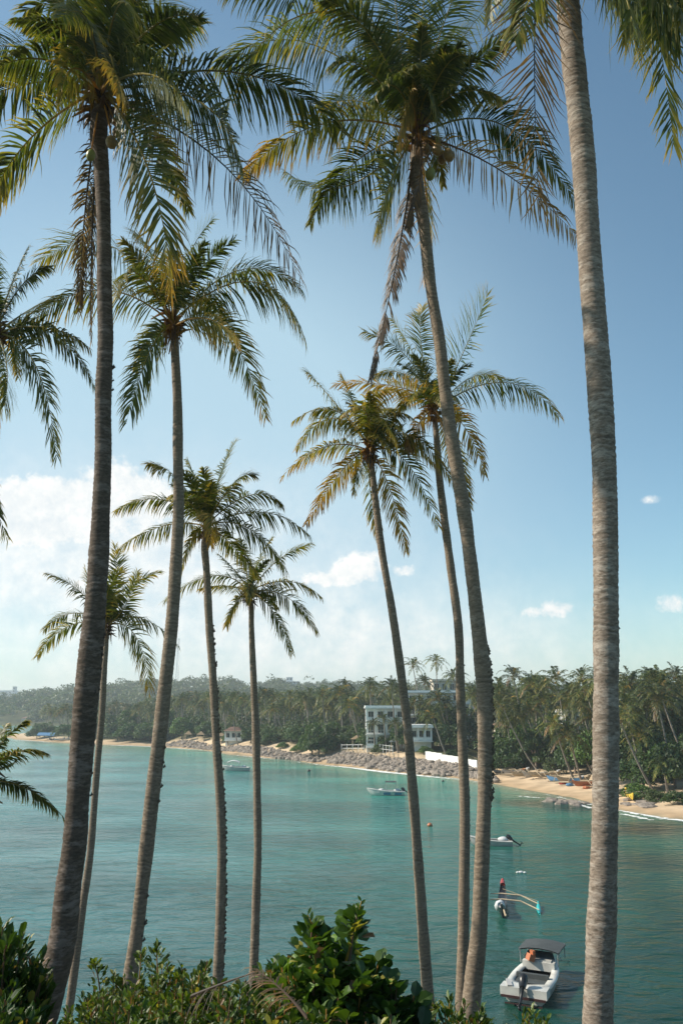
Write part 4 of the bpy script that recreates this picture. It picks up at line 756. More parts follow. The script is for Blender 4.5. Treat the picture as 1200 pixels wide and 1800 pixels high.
# ---------------------------------------------------------------- buildings
def villa(label, px0, px1, ytop, Y, floors, name='villa', mat='white', depth_=9, bays=4, roof='flat', balcony=True, fl=3.0, cat='house', wincol='glass', base_z=None):
    a = at(px0, ytop, Y); b_ = at(px1, ytop, Y); w = b_[0]-a[0]; cx = (a[0]+b_[0])/2; zt = a[2]; g = float(height(cx, Y)) if base_z is None else base_z
    root = empty(name, (cx, Y, g)); tag(root, label, cat); H = zt-g
    q = Q(); zb = H
    back_ = 1.6 if balcony else 0
    q.box((0, back_+depth_/2, (H-.3)/2-.5), (w-.3, depth_, H-.3+1.0)); q.build('wall', M[mat], root)
    q = Q()
    if roof == 'flat':
        q.box((0, depth_/2+back_/2-.2, H-.15), (w+.5, depth_+back_+.8, .3))
        q.box((0, depth_/2+back_/2-.2, H+.2), (w+.3, depth_+back_+.6, .4))
    else:
        x, y0, y1, z0, z1 = w/2+.5, -.6, depth_+back_+.6, H-.3, H+.9; ym = (y0+y1)/2
        q.add([(-x, y0, z0), (x, y0, z0), (x, y1, z0), (-x, y1, z0), (-x+2, ym, z1), (x-2, ym, z1)], [[0, 1, 5, 4], [2, 3, 4, 5], [1, 2, 5], [3, 0, 4], [3, 2, 1, 0]])
    q.build('roof', M['tile' if roof == 'tile' else mat], root)
    for f_ in range(floors):
        z0 = H-.3-fl*(f_+1)
        if z0 < -.5: break
        if balcony:
            q = Q(); q.box((0, back_/2-.1, z0), (w+.2, back_+.2, .22)); q.build('balcony', M[mat], root)
            q = Q(); q.box((0, .04, z0+1.0), (w-.1, .05, .06)); q.box((0, .04, z0+.55), (w-.1, .03, .7)) if f_ % 2 == 0 else [q.box((x_, .04, z0+.55), (.03, .03, .9)) for x_ in np.linspace(-w/2+.2, w/2-.2, int(w*3))]
            q.build('railing', M['white' if f_ % 2 else mat], root)
        for i in range(bays):
            x = -w/2+w*(i+.5)/bays
            q = Q(); q.box((x, back_-.03, z0+1.32), (w/bays*.62, .1, 2.1)); win = q.build('window', M['white'], root)
            q = Q(); q.box((x-w/bays*.145, back_-.1, z0+1.32), (w/bays*.26, .06, 1.9)); q.box((x+w/bays*.145, back_-.1, z0+1.32), (w/bays*.26, .06, 1.9)); q.build('pane', M[wincol], win)
        if balcony:
            for i in range(bays+1):
                x = -w/2+.18+(w-.36)*i/bays; q = Q(); q.box((x, .22, z0+fl/2+.12), (.3, .3, fl-.24)); q.build('column', M[mat], root)
    return root
villa('white villa with open arched balconies behind the rock bank', 643, 712, 1243, 196, 3, bays=4)
villa('long white hotel with flat roof rising behind palms right of the slanting trunk', 716, 826, 1216, 226, 4, 'hotel', bays=7, cat='hotel')
villa('low white house with flat roof at the garden edge right of the slanting trunk', 722, 759, 1277, 188, 1, 'house', bays=3, depth_=6)
villa('beige house with dark upper windows standing above the white hotel', 760, 800, 1196, 262, 3, 'house', 'cream', bays=3, balcony=False, roof='flat')
villa('small white house with red tiled roof by the lagoon at far left', 38, 74, 1262, 660, 2, 'house', 'cream', bays=4, balcony=False, roof='tile')
villa('white building with terraces on top of the wooded hill', 496, 526, 1198, 1010, 2, 'hilltop_house', 'white', bays=5, depth_=12)
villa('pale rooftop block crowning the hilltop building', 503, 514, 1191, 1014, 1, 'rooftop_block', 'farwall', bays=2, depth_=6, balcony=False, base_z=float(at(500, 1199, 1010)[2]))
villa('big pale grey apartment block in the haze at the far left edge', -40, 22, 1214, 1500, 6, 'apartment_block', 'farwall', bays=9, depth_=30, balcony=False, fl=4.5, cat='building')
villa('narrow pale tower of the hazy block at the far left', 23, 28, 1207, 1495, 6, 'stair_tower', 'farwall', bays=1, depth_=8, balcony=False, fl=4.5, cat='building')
villa('small pale house in the palms just right of the knobbly trunk', 395, 425, 1283, 262, 1, 'house', 'white', bays=3, roof='tile', depth_=6)
villa('pale house wall glimpsed between palms behind the right beach', 990, 1018, 1250, 178, 2, 'house', 'white', bays=3, balcony=False, depth_=6)
villa('small brown roofed house left of the outriggers behind the bush', 868, 892, 1276, 186, 1, 'house', 'cream', bays=2, balcony=False, roof='tile', depth_=6)
villa('white water tank house above the hotel roof beside the middle trunk', 826, 834, 1220, 232, 1, 'tank_house', 'white', bays=1, balcony=False, depth_=2, base_z=float(at(826, 1240, 232)[2]))
# garden wall
w0, w1 = put(748, 13.5), put(838, 12.5); q = Q(); n = 9
for i in range(n):
    a = w0+(w1-w0)*i/n; b_ = w0+(w1-w0)*(i+1)/n; c = (a+b_)/2; L = np.linalg.norm((b_-a)[:2]); q.box((c[0], c[1], c[2]+.9), (L-.02, .25, 1.9+.12*(i % 3)), math.atan2(b_[1]-a[1], b_[0]-a[0]))
tag(q.build('garden_wall', M['white']), 'white garden wall on top of the right rock bank', 'wall')
def rail_fence(pa, pb, dd, label, hh=1.2, mat='white', n=8):
    a, b_ = put(pa, dd), put(pb, dd); root = empty('fence', a); tag(root, label, 'fence'); d = b_-a
    for i in range(n+1): q = Q(); q.box(tuple(d*i/n+np.array([0, 0, hh/2])), (.16, .16, hh+.3)); q.build('post', M[mat], root)
    q = Q()
    for z in (hh*.5, hh*.95): q.tube([np.array([0, 0, z]), d+np.array([0, 0, z])], .05, 4)
    q.build('rail', M[mat], root)
rail_fence(600, 640, 15, 'white rail fence on the rock bank left of the villa', 1.8, n=4)
rail_fence(600, 700, 13.2, 'low pale fence along the crest of the right rock bank', .9, 'pole', 14)
rail_fence(662, 690, 16, 'white gate posts below the balcony villa', 2.0, n=5)
for i, (px, dd, lab) in enumerate([(330, 14, 'thatched shelter at the left end of the rock bank'), (352, 15, 'thatched shelter second from the left on the bank'), (386, 20, 'largest thatched hut near the knobbly trunk'), (630, 20, 'low shelter with thatched roof left of the villa'), (660, 19, 'grey roofed beach shelter in front of the villa'), (700, 20, 'beach bar shelter right of the villa gate')]):
    p = put(px, dd); root = empty('beach_shelter', p); tag(root, lab, 'hut', 'beach shelters')
    s = [2, 2, 3.2, 2.6, 3, 3][i]; q = Q(); th = np.arange(4)/4*2*math.pi+.78
    V = [(math.cos(a)*s, math.sin(a)*s, 2.2) for a in th]+[(0, 0, 3.4)]+[(math.cos(a)*s, math.sin(a)*s, 2.05) for a in th]
    q.add(V, [[0, 1, 4], [1, 2, 4], [2, 3, 4], [3, 0, 4], [0, 5, 6, 1], [1, 6, 7, 2], [2, 7, 8, 3], [3, 8, 5, 0], [8, 7, 6, 5]]); q.build('roof', M['thatch' if i < 4 else 'metal'], root)
    for a in th: q = Q(); q.tube([(math.cos(a)*s*.8, math.sin(a)*s*.8, -.2), (math.cos(a)*s*.8, math.sin(a)*s*.8, 2.15)], .08, 5); q.build('post', M['pole'], root)
# lattice mast on the hill
b0 = at(311, 1200, 980); root = empty('radio_mast', (b0[0], 980, float(height(b0[0], 980)))); tag(root, 'thin lattice radio mast on the hill behind the second trunk', 'mast')
Ht = at(311, 1122, 980)[2]-root.location[2]; q = Q()
for (x, y) in ((-1, -1), (1, -1), (1, 1), (-1, 1)): q.tube([(x*1.7, y*1.7, -1), (x*.6, y*.6, Ht)], .12, 4)
q.build('leg', M['metal'], root); q = Q()
for i in range(16):
    z0, z1 = Ht*i/16, Ht*(i+1)/16; a = 1.7-1.1*i/16; c = 1.7-1.1*(i+1)/16
    for (s, t_) in (((-1, -1), (1, -1)), ((1, -1), (1, 1)), ((1, 1), (-1, 1)), ((-1, 1), (-1, -1))):
        q.tube([(s[0]*a, s[1]*a, z0), (t_[0]*c, t_[1]*c, z1)], .06, 3); q.tube([(s[0]*a, s[1]*a, z0), (t_[0]*a, t_[1]*a, z0)], .06, 3)
q.build('lattice_brace', M['metal'], root)
# blue tarpaulin shelter
p = put(80, 5); root = empty('tarpaulin_shelter', p); tag(root, 'blue tarpaulin shelter on the sand spit under dark trees', 'tent')
q = Q(); q.add([(-3.5, -2, 2.0), (3.5, -2, 1.8), (3.5, 2, 2.0), (-3.5, 2, 2.2), (-3.5, 0, 3.0), (3.5, 0, 2.9), (-3.5, -2, 1.8), (3.5, -2, 1.6)], [[0, 1, 5, 4], [4, 5, 2, 3], [0, 6, 7, 1]]); q.build('tarpaulin', M['bluecloth'], root)
for x in (-3.3, 3.3):
    for y in (-1.8, 1.8): q = Q(); q.tube([(x, y, -.2), (x, y, 2.0)], .06, 4); q.build('post', M['pole'], root)

# ---------------------------------------------------------------- boats
def hull(q, L, B, H, rise=.3, keel=-.25, inner=True, tran=.82, sharp=2.6, n=18, c=(1, 1, 1)):
    s = np.linspace(0, 1, n); b_ = B/2*(1-s**sharp)**.75*np.interp(s, [0, .4, 1], [tran, 1, 1]); b_[-1] = .02
    zs = H+rise*s**2; zk = keel+(H+rise*.8-keel)*np.clip((s-.75)/.25, 0, 1)**2*.9; x = s*L-L/2
    rows = []
    for i in range(n):
        bb = b_[i]; row = [(0, zk[i]), (bb*.55, zk[i]+.08), (bb*.88, zk[i]+(zs[i]-zk[i])*.4), (bb, zs[i])]
        full = [(x[i], -y, z) for y, z in row[::-1]]+[(x[i], y, z) for y, z in row[1:]]; rows.append(full)
    V = np.array(rows).reshape(-1, 3); k = 7; i = np.arange(n-1)[:, None]*k; j = np.arange(k-1)[None]
    q.add(V, np.stack([i+j, i+j+1, i+k+j+1, i+k+j], -1).reshape(-1, 4), c); q.add(V[:k], [list(range(k))[::-1]], c)
    return s, b_, zs, x
def inner_shell(q, s, b_, zs, x, floor, rim=.12, s1=.8, s0=.04, c=(1, 1, 1)):
    idx = [i for i in range(len(s)) if s0 <= s[i] <= s1]; k = 4; V = []
    for i in idx:
        bi = max(b_[i]-rim, .03); V += [(x[i], -bi, zs[i]-.02), (x[i], -bi*.93, floor), (x[i], bi*.93, floor), (x[i], bi, zs[i]-.02)]
    n = len(idx); ii = np.arange(n-1)[:, None]*k; j = np.arange(k-1)[None]; q.add(V, np.stack([ii+j, ii+k+j, ii+k+j+1, ii+j+1], -1).reshape(-1, 4), c)
    q.add(V[:4], [[0, 1, 2, 3]], c); q.add(V[-4:], [[3, 2, 1, 0]], c); return idx
def rim(q, s, b_, zs, x, idx, w, bulge=.05, c=(1, 1, 1)):
    V = []; 
    for i in range(len(s)):
        bi = b_[i]; ins = max(bi-w, 0.0) if (i in idx) else 0.0
        V.append([(x[i], sg*(bi+bulge), zs[i]-.05) for sg in (1,)]+[(x[i], bi+bulge*.6, zs[i]+.03), (x[i], ins, zs[i]+.03), (x[i], ins, zs[i]-.03)])
    V = np.array(V); n = len(s); k = 4
    for sg in (1, -1):
        W_ = V*np.array([1, sg, 1]); ii = np.arange(n-1)[:, None]*k; j = np.arange(k-1)[None]; q.add(W_.reshape(-1, 3), np.stack([ii+j, ii+j+1, ii+k+j+1, ii+k+j], -1).reshape(-1, 4), c)
def outboard(root, x, z, s=1.0, tilt=.5):
    q = Q(); c, sn = math.cos(tilt), math.sin(tilt)
    def T(a): a = np.atleast_2d(a)*s; return np.stack([x-(a[:, 0]*c-a[:, 2]*sn)*1.0, a[:, 1], z+a[:, 0]*sn+a[:, 2]*c], 1)
    q.tube(T([(0.15, 0, .1), (.16, 0, .35), (.18, 0, .55), (.2, 0, .62)]), [.13*s, .19*s, .18*s, .06*s], 9)
    e = q.build('engine', M['black'], root, True)
    q = Q(); q.tube(T([(.15, 0, .12), (.17, 0, -.3), (.2, 0, -.75)]), [.08*s, .06*s, .05*s], 6); q.tube(T([(.05, 0, -.72), (.42, 0, -.74)]), [.05*s, .04*s], 6)
    for a in range(3): an = a*2.1; q.tube(T([(.44, 0, -.74), (.45, .14*math.cos(an), -.74+.14*math.sin(an))]), [.02*s, .045*s], 4)
    q.build('propeller_leg', M['black'], root, True)
def canopy(root, x0, x1, w, z, sag, mat, posts=.5, zf=.5):
    q = Q(); n = 7; V = []
    for i in range(n):
        for j in range(5):
            u = i/(n-1); v = j/4-.5; V.append((x0+(x1-x0)*u, v*w, z+sag*(1-(2*u-1)**2)+.12*(1-(2*v)**2)))
    V = np.array(V); k = 5; ii = np.arange(n-1)[:, None]*k; j = np.arange(k-1)[None]; f = np.stack([ii+j, ii+k+j, ii+k+j+1, ii+j+1], -1).reshape(-1, 4); q.add(V, f); q.add(V-np.array([0, 0, .05]), f[:, ::-1]); q.build('canopy', M[mat], root, True)
    for xx in (x0+.08, x1-.08):
        for yy in (-w/2+.08, w/2-.08): q = Q(); q.tube([(xx, yy, zf), (xx, yy, z+.02)], .025, 5); q.build('canopy_post', M['metal'], root)
def place(root, px, py, rz): p = gnd(px, py); root.location = (p[0], p[1], 0.0); root.rotation_euler = (0, 0, rz)
# near motorboat (bow away from the camera, to the right)
bo = empty('motorboat'); tag(bo, 'white motorboat with dark square canopy moored nearest at the bottom right', 'boat'); L, B, H = 5.1, 2.15, .58
q = Q(); s, b_, zs, x = hull(q, L, B, H, .28, sharp=3.2, tran=.9); q.build('hull', M['gel'], bo, True)
q = Q(); idx = inner_shell(q, s, b_, zs, x, .12, .30, .66, .16); q.build('cockpit', M['black'], bo)
q = Q(); rim(q, s, b_, zs, x, [i for i in idx], .30, .05); q.build('gunwale', M['gel'], bo, True)
q = Q()
for sg in (-1, 1): q.box((-2.45, sg*.62, .50), (.72, .88, .36))
q.build('stern_seat', M['gel'], bo)
q = Q(); q.box((-2.86, 0, .30), (.04, 2.02, .10)); q.box((-2.86, 0, -.02), (.045, 1.7, .14)); q.build('transom_stripe', M['stripe'], bo)
q = Q(); q.box((-1.25, 0, .47), (.75, 1.5, .24)); q.box((-.9, 0, .62), (.2, 1.5, .35)); q.build('seat', M['canopy'], bo)
q = Q(); q.box((.55, 0, .78), (.35, 1.55, .38)); q.box((.62, 0, .98), (.30, 1.2, .10)); q.build('console', M['gel'], bo)
q = Q(); q.add([(.75, -.75, .98), (.75, .75, .98), (1.0, .6, 1.32), (1.0, -.6, 1.32)], [[0, 1, 2, 3]]); q.build('windscreen', M['glass'], bo)
q = Q(); q.box((1.55, 0, .78), (.8, .8, .16)); q.build('bow_locker', M['dark'], bo)
q = Q(); q.box((-2.35, .75, .72), (.9, .22, .05), .35); q.build('grey_cover', M['hull_grey'], bo)
q = Q(); q.tube([(2.3, .3, .95), (2.55, 0, 1.12), (2.3, -.3, .95)], .025, 5); q.tube([(1.3, .95, .9), (2.0, .62, 1.1), (2.55, 0, 1.15), (2.0, -.62, 1.1), (1.3, -.95, .9)], .02, 5); q.build('bow_rail', M['metal'], bo)
canopy(bo, .55, 2.35, 2.0, 1.42, .02, 'canopy', zf=.8); outboard(bo, -2.85, .55, 1.15, .75)
pa, pb = gnd(928, 1765), gnd(972, 1703); q = Q(); q.tube([(2.6, 0, .8), (3.6, -.3, .25), (5.2, -.8, -.1)], .018, 4); q.build('mooring_rope', M['rope'], bo)
place(bo, 944, 1734, math.atan2(pb[1]-pa[1], pb[0]-pa[0]))
lv = Q(); lv.box((0, 0, .16), (.3, .36, .3), .3, tilt=.4); lv.box((.12, .05, .36), (.14, .3, .2), .3); o = lv.build('life_vest', M['orange']); tag(o, 'orange life vest on the deck of the canopied motorboat', 'life vest')
mw = bo.matrix_basis; o.location = mw @ Vector((.35, .35, .98))
# small boats further out
def launch(label, L, B, H, px, py, rz, matn, can=None, cov=True, stripes=None, ob=1.0):
    r0 = empty('motorboat'); tag(r0, label, 'boat'); q = Q(); s, b_, zs, x = hull(q, L, B, H, .45, sharp=2.4); q.build('hull', M[matn], r0, True)
    q = Q(); idx = inner_shell(q, s, b_, zs, x, .1, .10, .78, .1); q.build('cockpit', M['cloth_white' if cov else 'dark'], r0); q = Q(); rim(q, s, b_, zs, x, idx, .12, .06); q.build('gunwale', M['gel'], r0, True)
    q = Q()
    for xx in (-L*.28, -.1, L*.2): q.box((xx, 0, H*.75), (.3, B*.8, .06)); 
    q.build('bench', M['cloth_white'], r0)
    if stripes:
        for xx in stripes:
            for sg in (-1, 1): q = Q(); q.box((xx, sg*(B/2*.93), H*.5), (.55, .05, H*.55)); q.build('painted_panel', M['hull_blue'], r0)
    q = Q(); q.blob((-L*.3, 0, H+.12), (.5, B*.3, .25), nu=10, nv=6, jag=.2); q.blob((L*.12, 0, H+.15), (.45, B*.3, .22), nu=10, nv=6, jag=.2, seed=3); q.build('folded_cover', M['cloth_white'], r0, True)
    if can: canopy(r0, *can, zf=H)
    if ob: outboard(r0, -L/2+.02, H*.8, ob, .95)
    place(r0, px, py, rz); return r0
launch('white boat with curved pale canopy on the far water beside the slim straight trunk', 6.0, 1.9, .75, 414, 1355, R(176), 'hull_grey', (-.9, 1.7, 1.7, 1.75, .35, 'cloth_white'), ob=0)
launch('white fibreglass boat with blue painted panels and a small flat dark canopy, outboard tilted up', 5.8, 1.7, .62, 678, 1398, R(178), 'gel', (-1.6, .1, 1.4, 2.0, .0, 'canopy'), stripes=(-2.1, -1.6, -.4, .1), ob=1.2)
launch('long low grey boat without canopy seen between and right of the two middle trunks', 4.2, 1.3, .45, 861, 1486, R(176), 'hull_grey', None, False, ob=1.15)
# outrigger canoe on the water
oc = empty('outrigger_canoe'); tag(oc, 'narrow outrigger canoe with red bow tip and turquoise float lying beyond the white motorboat', 'canoe'); Lc = 7.4
def canoe_hull(q, L, w, h, up, c=(1, 1, 1)):
    n = 20; s = np.linspace(-1, 1, n); V = []
    for a in s:
        bw = w/2*(1-abs(a)**3)+.05; z1 = h+up*abs(a)**3; z0 = -.15+(h+up+.05)*max(0, abs(a)-.7)**2/.09*.9
        V += [(a*L/2, -bw, z1), (a*L/2, -bw*.8, (z0+z1)/2), (a*L/2, 0, z0), (a*L/2, bw*.8, (z0+z1)/2), (a*L/2, bw, z1), (a*L/2, bw*.5, z1-.12*(abs(a) < .85)), (a*L/2, -bw*.5, z1-.12*(abs(a) < .85))]
    k = 7; V = np.array(V); i = np.arange(n-1)[:, None]*k; j = np.arange(k)[None]; q.add(V, np.stack([i+j, i+(j+1) % k, i+k+(j+1) % k, i+k+j], -1).reshape(-1, 4), c); q.add(V[:k], [list(range(k))], c); q.add(V[-k:], [list(range(k))[::-1]], c)
q = Q(); canoe_hull(q, Lc, .5, .42, .55); q.build('hull', M['black'], oc)
q = Q(); q.tube([(Lc/2-.55, 0, .74), (Lc/2-.2, 0, .88), (Lc/2+.12, 0, 1.02)], [.20, .17, .08], 7); q.build('bow_tip', M['red'], oc, True)
q = Q(); q.tube([(-Lc/2+.3, .1, .85), (-Lc/2+1.0, .12, .62), (-Lc/2+2.4, .1, .52)], [.16, .36, .2], 8); q.build('net_cover', M['cloth_white'], oc, True)
q = Q(); q.tube([(-Lc/2+1.3, 0, .7), (-Lc/2+.2, -.1, .72), (-Lc/2-.35, -.25, .35)], [.04, .05, .07], 5); q.build('steering_oar', M['pole'], oc, True)
q = Q(); q.tube([(-1.7, -2.35, .05), (-1.1, -2.35, .10), (0.0, -2.35, .1), (.7, -2.35, .3)], [.06, .15, .14, .03], 8); q.build('float', M['teal'], oc, True)
for xx in (-.9, .8):
    q = Q(); q.tube([(xx, .8, .62), (xx, 0, .66), (xx-.1, -1.2, .62), (xx-.6, -2.35, .25)], [.035, .05, .045, .03], 6); q.build('outrigger_pole', M['pole'], oc, True)
q = Q(); q.tube([(2.6, 0, .6), (.8, -2.3, .3)], .015, 4); q.build('stay_rope', M['rope'], oc)
pa, pb = gnd(882, 1618), gnd(884, 1572); place(oc, 883, 1594, math.atan2(pb[1]-pa[1], pb[0]-pa[0]))
# beached outriggers
random.seed(21)
cols = ['hull_grey', 'pole', 'hull_blue', 'hull_grey', 'bluecloth', 'hull_grey', 'yellow', 'orange', 'pole']
for i, (px, dd, rz, lab) in enumerate([(893, 13, -15, 'dark outrigger with orange tip at the left end of the right beach'), (905, 15, 25, 'grey outrigger lying second on the right beach'), (922, 15, 20, 'outrigger with bare poles on the middle of the right beach'), (940, 16, 28, 'weathered outrigger under the leaning palms'), (955, 17, 15, 'outrigger drawn up before the grey green bush'),
        (990, 13, -30, 'light blue boat on the sand by the golden palm'), (1005, 15, 10, 'faded outrigger beside the light blue boat'), (1032, 14, 15, 'orange boat touching the thick right trunk'), (1092, 12, 20, 'grey outrigger right of the thick trunk'), (1100, 8, 80, 'yellow boat upended by the bright bush'), (98, 4, 10, 'small dark boat on the spit beach beside the blue tarpaulin'), (106, 5, 30, 'pale boat on the spit beach')]):
    p = put(px, dd); r0 = empty('outrigger_canoe', p+np.array([0, 0, .35]), R(rz)); tag(r0, lab, 'canoe', 'boats drawn up on the beaches'); q = Q(); canoe_hull(q, 6.2, .6, .5, .4); q.build('hull', M[['dark', 'hull_grey', 'pole', 'hull_grey', 'pole', 'bluecloth', 'pole', 'orange', 'hull_grey', 'yellow', 'dark', 'cloth_white'][i]], r0)
    for xx in (-1.2, 1.2): q = Q(); q.tube([(xx, .6, .7), (xx, -1.4, .9), (xx, -2.6, .2)], .05, 5); q.build('outrigger_pole', M['pole'], r0)
    q = Q(); q.tube([(-2.2, -2.6, .15), (0, -2.6, .1), (2.2, -2.6, .25)], [.06, .12, .06], 6); q.build('float', M['pole'], r0, True)
    q = Q(); q.tube([(2.5, 0, .75), (3.1, 0, 1.0)], [.25, .08], 6); q.build('bow_tip', M[['orange', 'cloth_white', 'pole', 'pole', 'cloth_white', 'cloth_white', 'pole', 'orange', 'white', 'yellow', 'white', 'white'][i]], r0)
# beach clutter
for i, (px, dd, mt, lab) in enumerate([(985, 12, 'red', 'red crate on the sand beside the light blue boat'), (997, 11, 'bluecloth', 'blue tarpaulin bundle on the sand left of the thick trunk'), (1026, 12, 'orange', 'orange fish box near the thick right trunk'), (1010, 13, 'cloth_white', 'pale net heap by the fish box'), (1097, 11, 'orange', 'orange bundle right of the thick trunk'), (682, 14, 'red', 'red parasol base on the bank crest')][:5]):
    p = put(px, dd); q = Q(); q.blob((0, 0, .2), (.6, .4, .28), nu=10, nv=6, jag=.3, seed=i); q.box((.2, .1, .15), (.7, .5, .3), .4*i); o = q.build(['crate', 'tarpaulin_bundle', 'fish_box', 'net_heap', 'bundle'][i], M[mt]); o.location = tuple(p); tag(o, lab, ['crate', 'tarpaulin', 'box', 'net', 'bundle'][i])
# floating things
def buoy(px, py, r, mat, label, sq=.8):
    p = gnd(px, py); r0 = empty('mooring_buoy', (p[0], p[1], 0)); tag(r0, label, 'buoy'); q = Q(); q.blob((0, 0, r*.35), (r, r, r*sq), nu=14, nv=9); q.build('float', M[mat], r0, True); q = Q(); q.tube([(0, 0, r), (0, 0, r*1.35)], r*.12, 6); q.build('ring', M['black'], r0)
buoy(755, 1452, .30, 'orange', 'orange buoy on the water right of the slanting trunk'); buoy(543, 1356, .35, 'black', 'tiny dark buoy off the sandy gap between the banks'); buoy(778, 1374, .25, 'black', 'tiny dark buoy left of the middle trunks near the surf')
p = gnd(915, 1534); r0 = empty('swimming_float', (p[0], p[1], 0)); tag(r0, 'cluster of small white floats drifting beyond the outrigger canoe', 'float')
for i, (dx, dy, rr) in enumerate([(-.28, 0, .10), (0, .05, .17), (.30, -.05, .10), (-.12, .1, .08)]): q = Q(); q.blob((dx, dy, .03), (rr*1.3, rr, rr*.6), nu=10, nv=7); q.build('float', M['white' if i != 1 else 'cloth_white'], r0, True)

# ---------------------------------------------------------------- foreground shrubs
leafV = [(0, 0, 0), (.3, -.20, .04), (.3, 0, -.02), (.3, .20, .04), (.68, -.27, .05), (.68, 0, 0), (.68, .27, .05), (1, -.05, -.06), (1, .05, -.06)]
leafFq = [[0, 1, 2, 2], [0, 2, 3, 3]]
LV = np.array([(0, -.015, 0), (0, .015, 0), (.3, -.2, .05), (.3, 0, -.01), (.3, .2, .05), (.66, -.25, .05), (.66, 0, -.02), (.66, .25, .05), (1, -.04, -.1), (1, .04, -.1)])
LF = np.array([[0, 3, 2, 2], [1, 4, 3, 3], [2, 3, 6, 5], [3, 4, 7, 6], [5, 6, 8, 8], [6, 7, 9, 9]])
# quads only: split the template so every face has four distinct corners
LV = np.array([(0, 0, 0), (.12, -.1, .02), (.12, .1, .02), (.38, -.24, .05), (.38, 0, -.015), (.38, .24, .05), (.72, -.22, .03), (.72, 0, -.04), (.72, .22, .03), (1, 0, -.13)])
LF = np.array([[0, 1, 3, 4], [0, 4, 5, 2], [3, 6, 7, 4], [4, 7, 8, 5], [6, 9, 9, 7], [7, 9, 9, 8]])[:4]
LF2 = np.array([[6, 9, 7], [7, 9, 8]])
def leaves(q, pos, dirs, nrm, size, colr, wid=1.0):
    x = norm(dirs); y = norm(np.cross(nrm, x)); z = np.cross(x, y); rot = np.stack([x, y, z], -1); T = LV*np.array([1, wid, 1])
    instances(q, T, LF, pos, rot, size, colr); instances(q, T[6:], LF2-6, pos, rot, size, colr)
def shrub(label, px, top_py, Y, rx, ry, leaf, nst, per, c0, c1, wid=1.0, seed=1, name='shrub', up=.5, spread=1.0, sprigs=(), dens=1.0):
    rx *= 1.15; r_ = np.random.default_rng(seed); tp = at(px, top_py-8, Y); g = float(height(tp[0], Y)); H = tp[2]-g
    root = empty(name, (tp[0], Y, g)); tag(root, label, 'shrub', 'shrubs in the foreground')
    qs_, ql = Q(), Q()
    tips = []
    for i in range(nst):
        a = r_.uniform(0, 6.28); rr = math.sqrt(r_.random()); ex = np.array([math.cos(a)*rr*rx, math.sin(a)*rr*ry, 0]); z = H*(1-.14*rr**2)*r_.uniform(.90, 1.0)
        b0 = ex*.25; b0[2] = 0; e = np.array([ex[0], ex[1], z]); tips.append((b0, e))
    for (dx, dz, ln) in sprigs: tips.append((np.array([dx*.6, 0, H*.6]), np.array([dx, 0, H+dz])))
    for b0, e in tips:
        md = (b0+e)/2+np.array([*(e-b0)[:2]*-.12, .12*H*.3])+r_.normal(0, .03, 3); t = np.linspace(0, 1, 7)[:, None]; C = 2*md-.5*(b0+e); pts = (1-t)**2*b0+2*t*(1-t)*C+t*t*e
        rad = .006+leaf*.05; qs_.tube(pts, np.linspace(rad*1.4, rad*.35, 7), 5, pal(np.array(r_.uniform(.6, .9))))
        n = int(per*dens*2.0); u = .70+.30*r_.random(n)**.85
        tt = u[:, None]; P_ = (1-tt)**2*b0+2*tt*(1-tt)*C+tt*tt*e; Td = norm(e-C)
        a = r_.uniform(0, 6.28, n); rad_ = np.stack([np.cos(a), np.sin(a), r_.normal(0, .25, n)], 1)
        side = (leaf*1.6*spread*(1.15-u)[:, None]+.30*(1-u)[:, None])*r_.random((n, 1)); P_ = P_+rad_*side
        d = rad_+np.array([0, 0, up])+Td*np.clip((u-.7)*3, 0, 1)[:, None]*.8+r_.normal(0, .2, (n, 3)); nn = norm(np.array([0, 0, 1.0])+r_.normal(0, .45, (n, 3)))
        k = np.clip(r_.normal(.3, .28, (n, 1))+.25*(u[:, None]-.7), 0, 1); cc = np.array(c0)*(1-k)+np.array(c1)*k
        yl = r_.random(n) < .04; cc[yl] = (.26, .24, .05); yl = r_.random(n) < .03; cc[yl] = (.16, .09, .04)
        leaves(ql, P_, d, nn, leaf*r_.uniform(.4, 1.2, n), cc, wid)
    qs_.build('stem', M['frond'], root); ql.build('foliage', M['leaf'], root)
    return root
G0, G1, GY = (.022, .048, .008), (.085, .14, .02), (.15, .20, .035)
shrub('dark glossy shrub with upright thick leaves filling the bottom left corner', 6, 1632, 5.0, .22, .4, .085, 54, 30, G0, (.06, .11, .02), .8, 31, up=1.0)
shrub('dark leafy shrub in front of the corner shrub at the lower left edge', 8, 1735, 4.0, .15, .3, .07, 40, 26, G0, (.05, .09, .02), .8, 32, up=.7)
shrub('fine leaved shrub between the thick left trunk and the second trunk', 168, 1738, 6.0, .24, .4, .05, 60, 40, G0, GY, .8, 33, up=.6)
shrub('pale flecked shrub at the foot of the second trunk', 235, 1706, 6.3, .40, .4, .055, 70, 36, G0, GY, .85, 34, up=.6, sprigs=[(-.28, .02, 0), (.05, .08, 0)])
shrub('shrub right of the second trunk with mottled green and yellow leaves', 300, 1690, 6.0, .34, .4, .055, 70, 36, G0, GY, .85, 35, up=.6, sprigs=[(.25, -.05, 0), (-.1, .06, 0)])
shrub('low shrub at the foot of the knobbly trunk', 375, 1745, 5.2, .30, .35, .05, 50, 30, G0, G1, .8, 36, up=.6)
shrub('large bush with big rounded green leaves at the bottom centre', 575, 1648, 4.6, .34, .4, .09, 95, 26, (.022, .052, .008), (.10, .18, .022), 1.5, 37, up=.35, sprigs=[(.16, .10, 0), (-.08, .02, 0)], spread=.8)
shrub('broad leaved bush continuing the big central bush to the right', 650, 1700, 4.5, .22, .3, .09, 60, 26, (.018, .045, .008), (.08, .15, .02), 1.5, 38, up=.2, spread=.8)
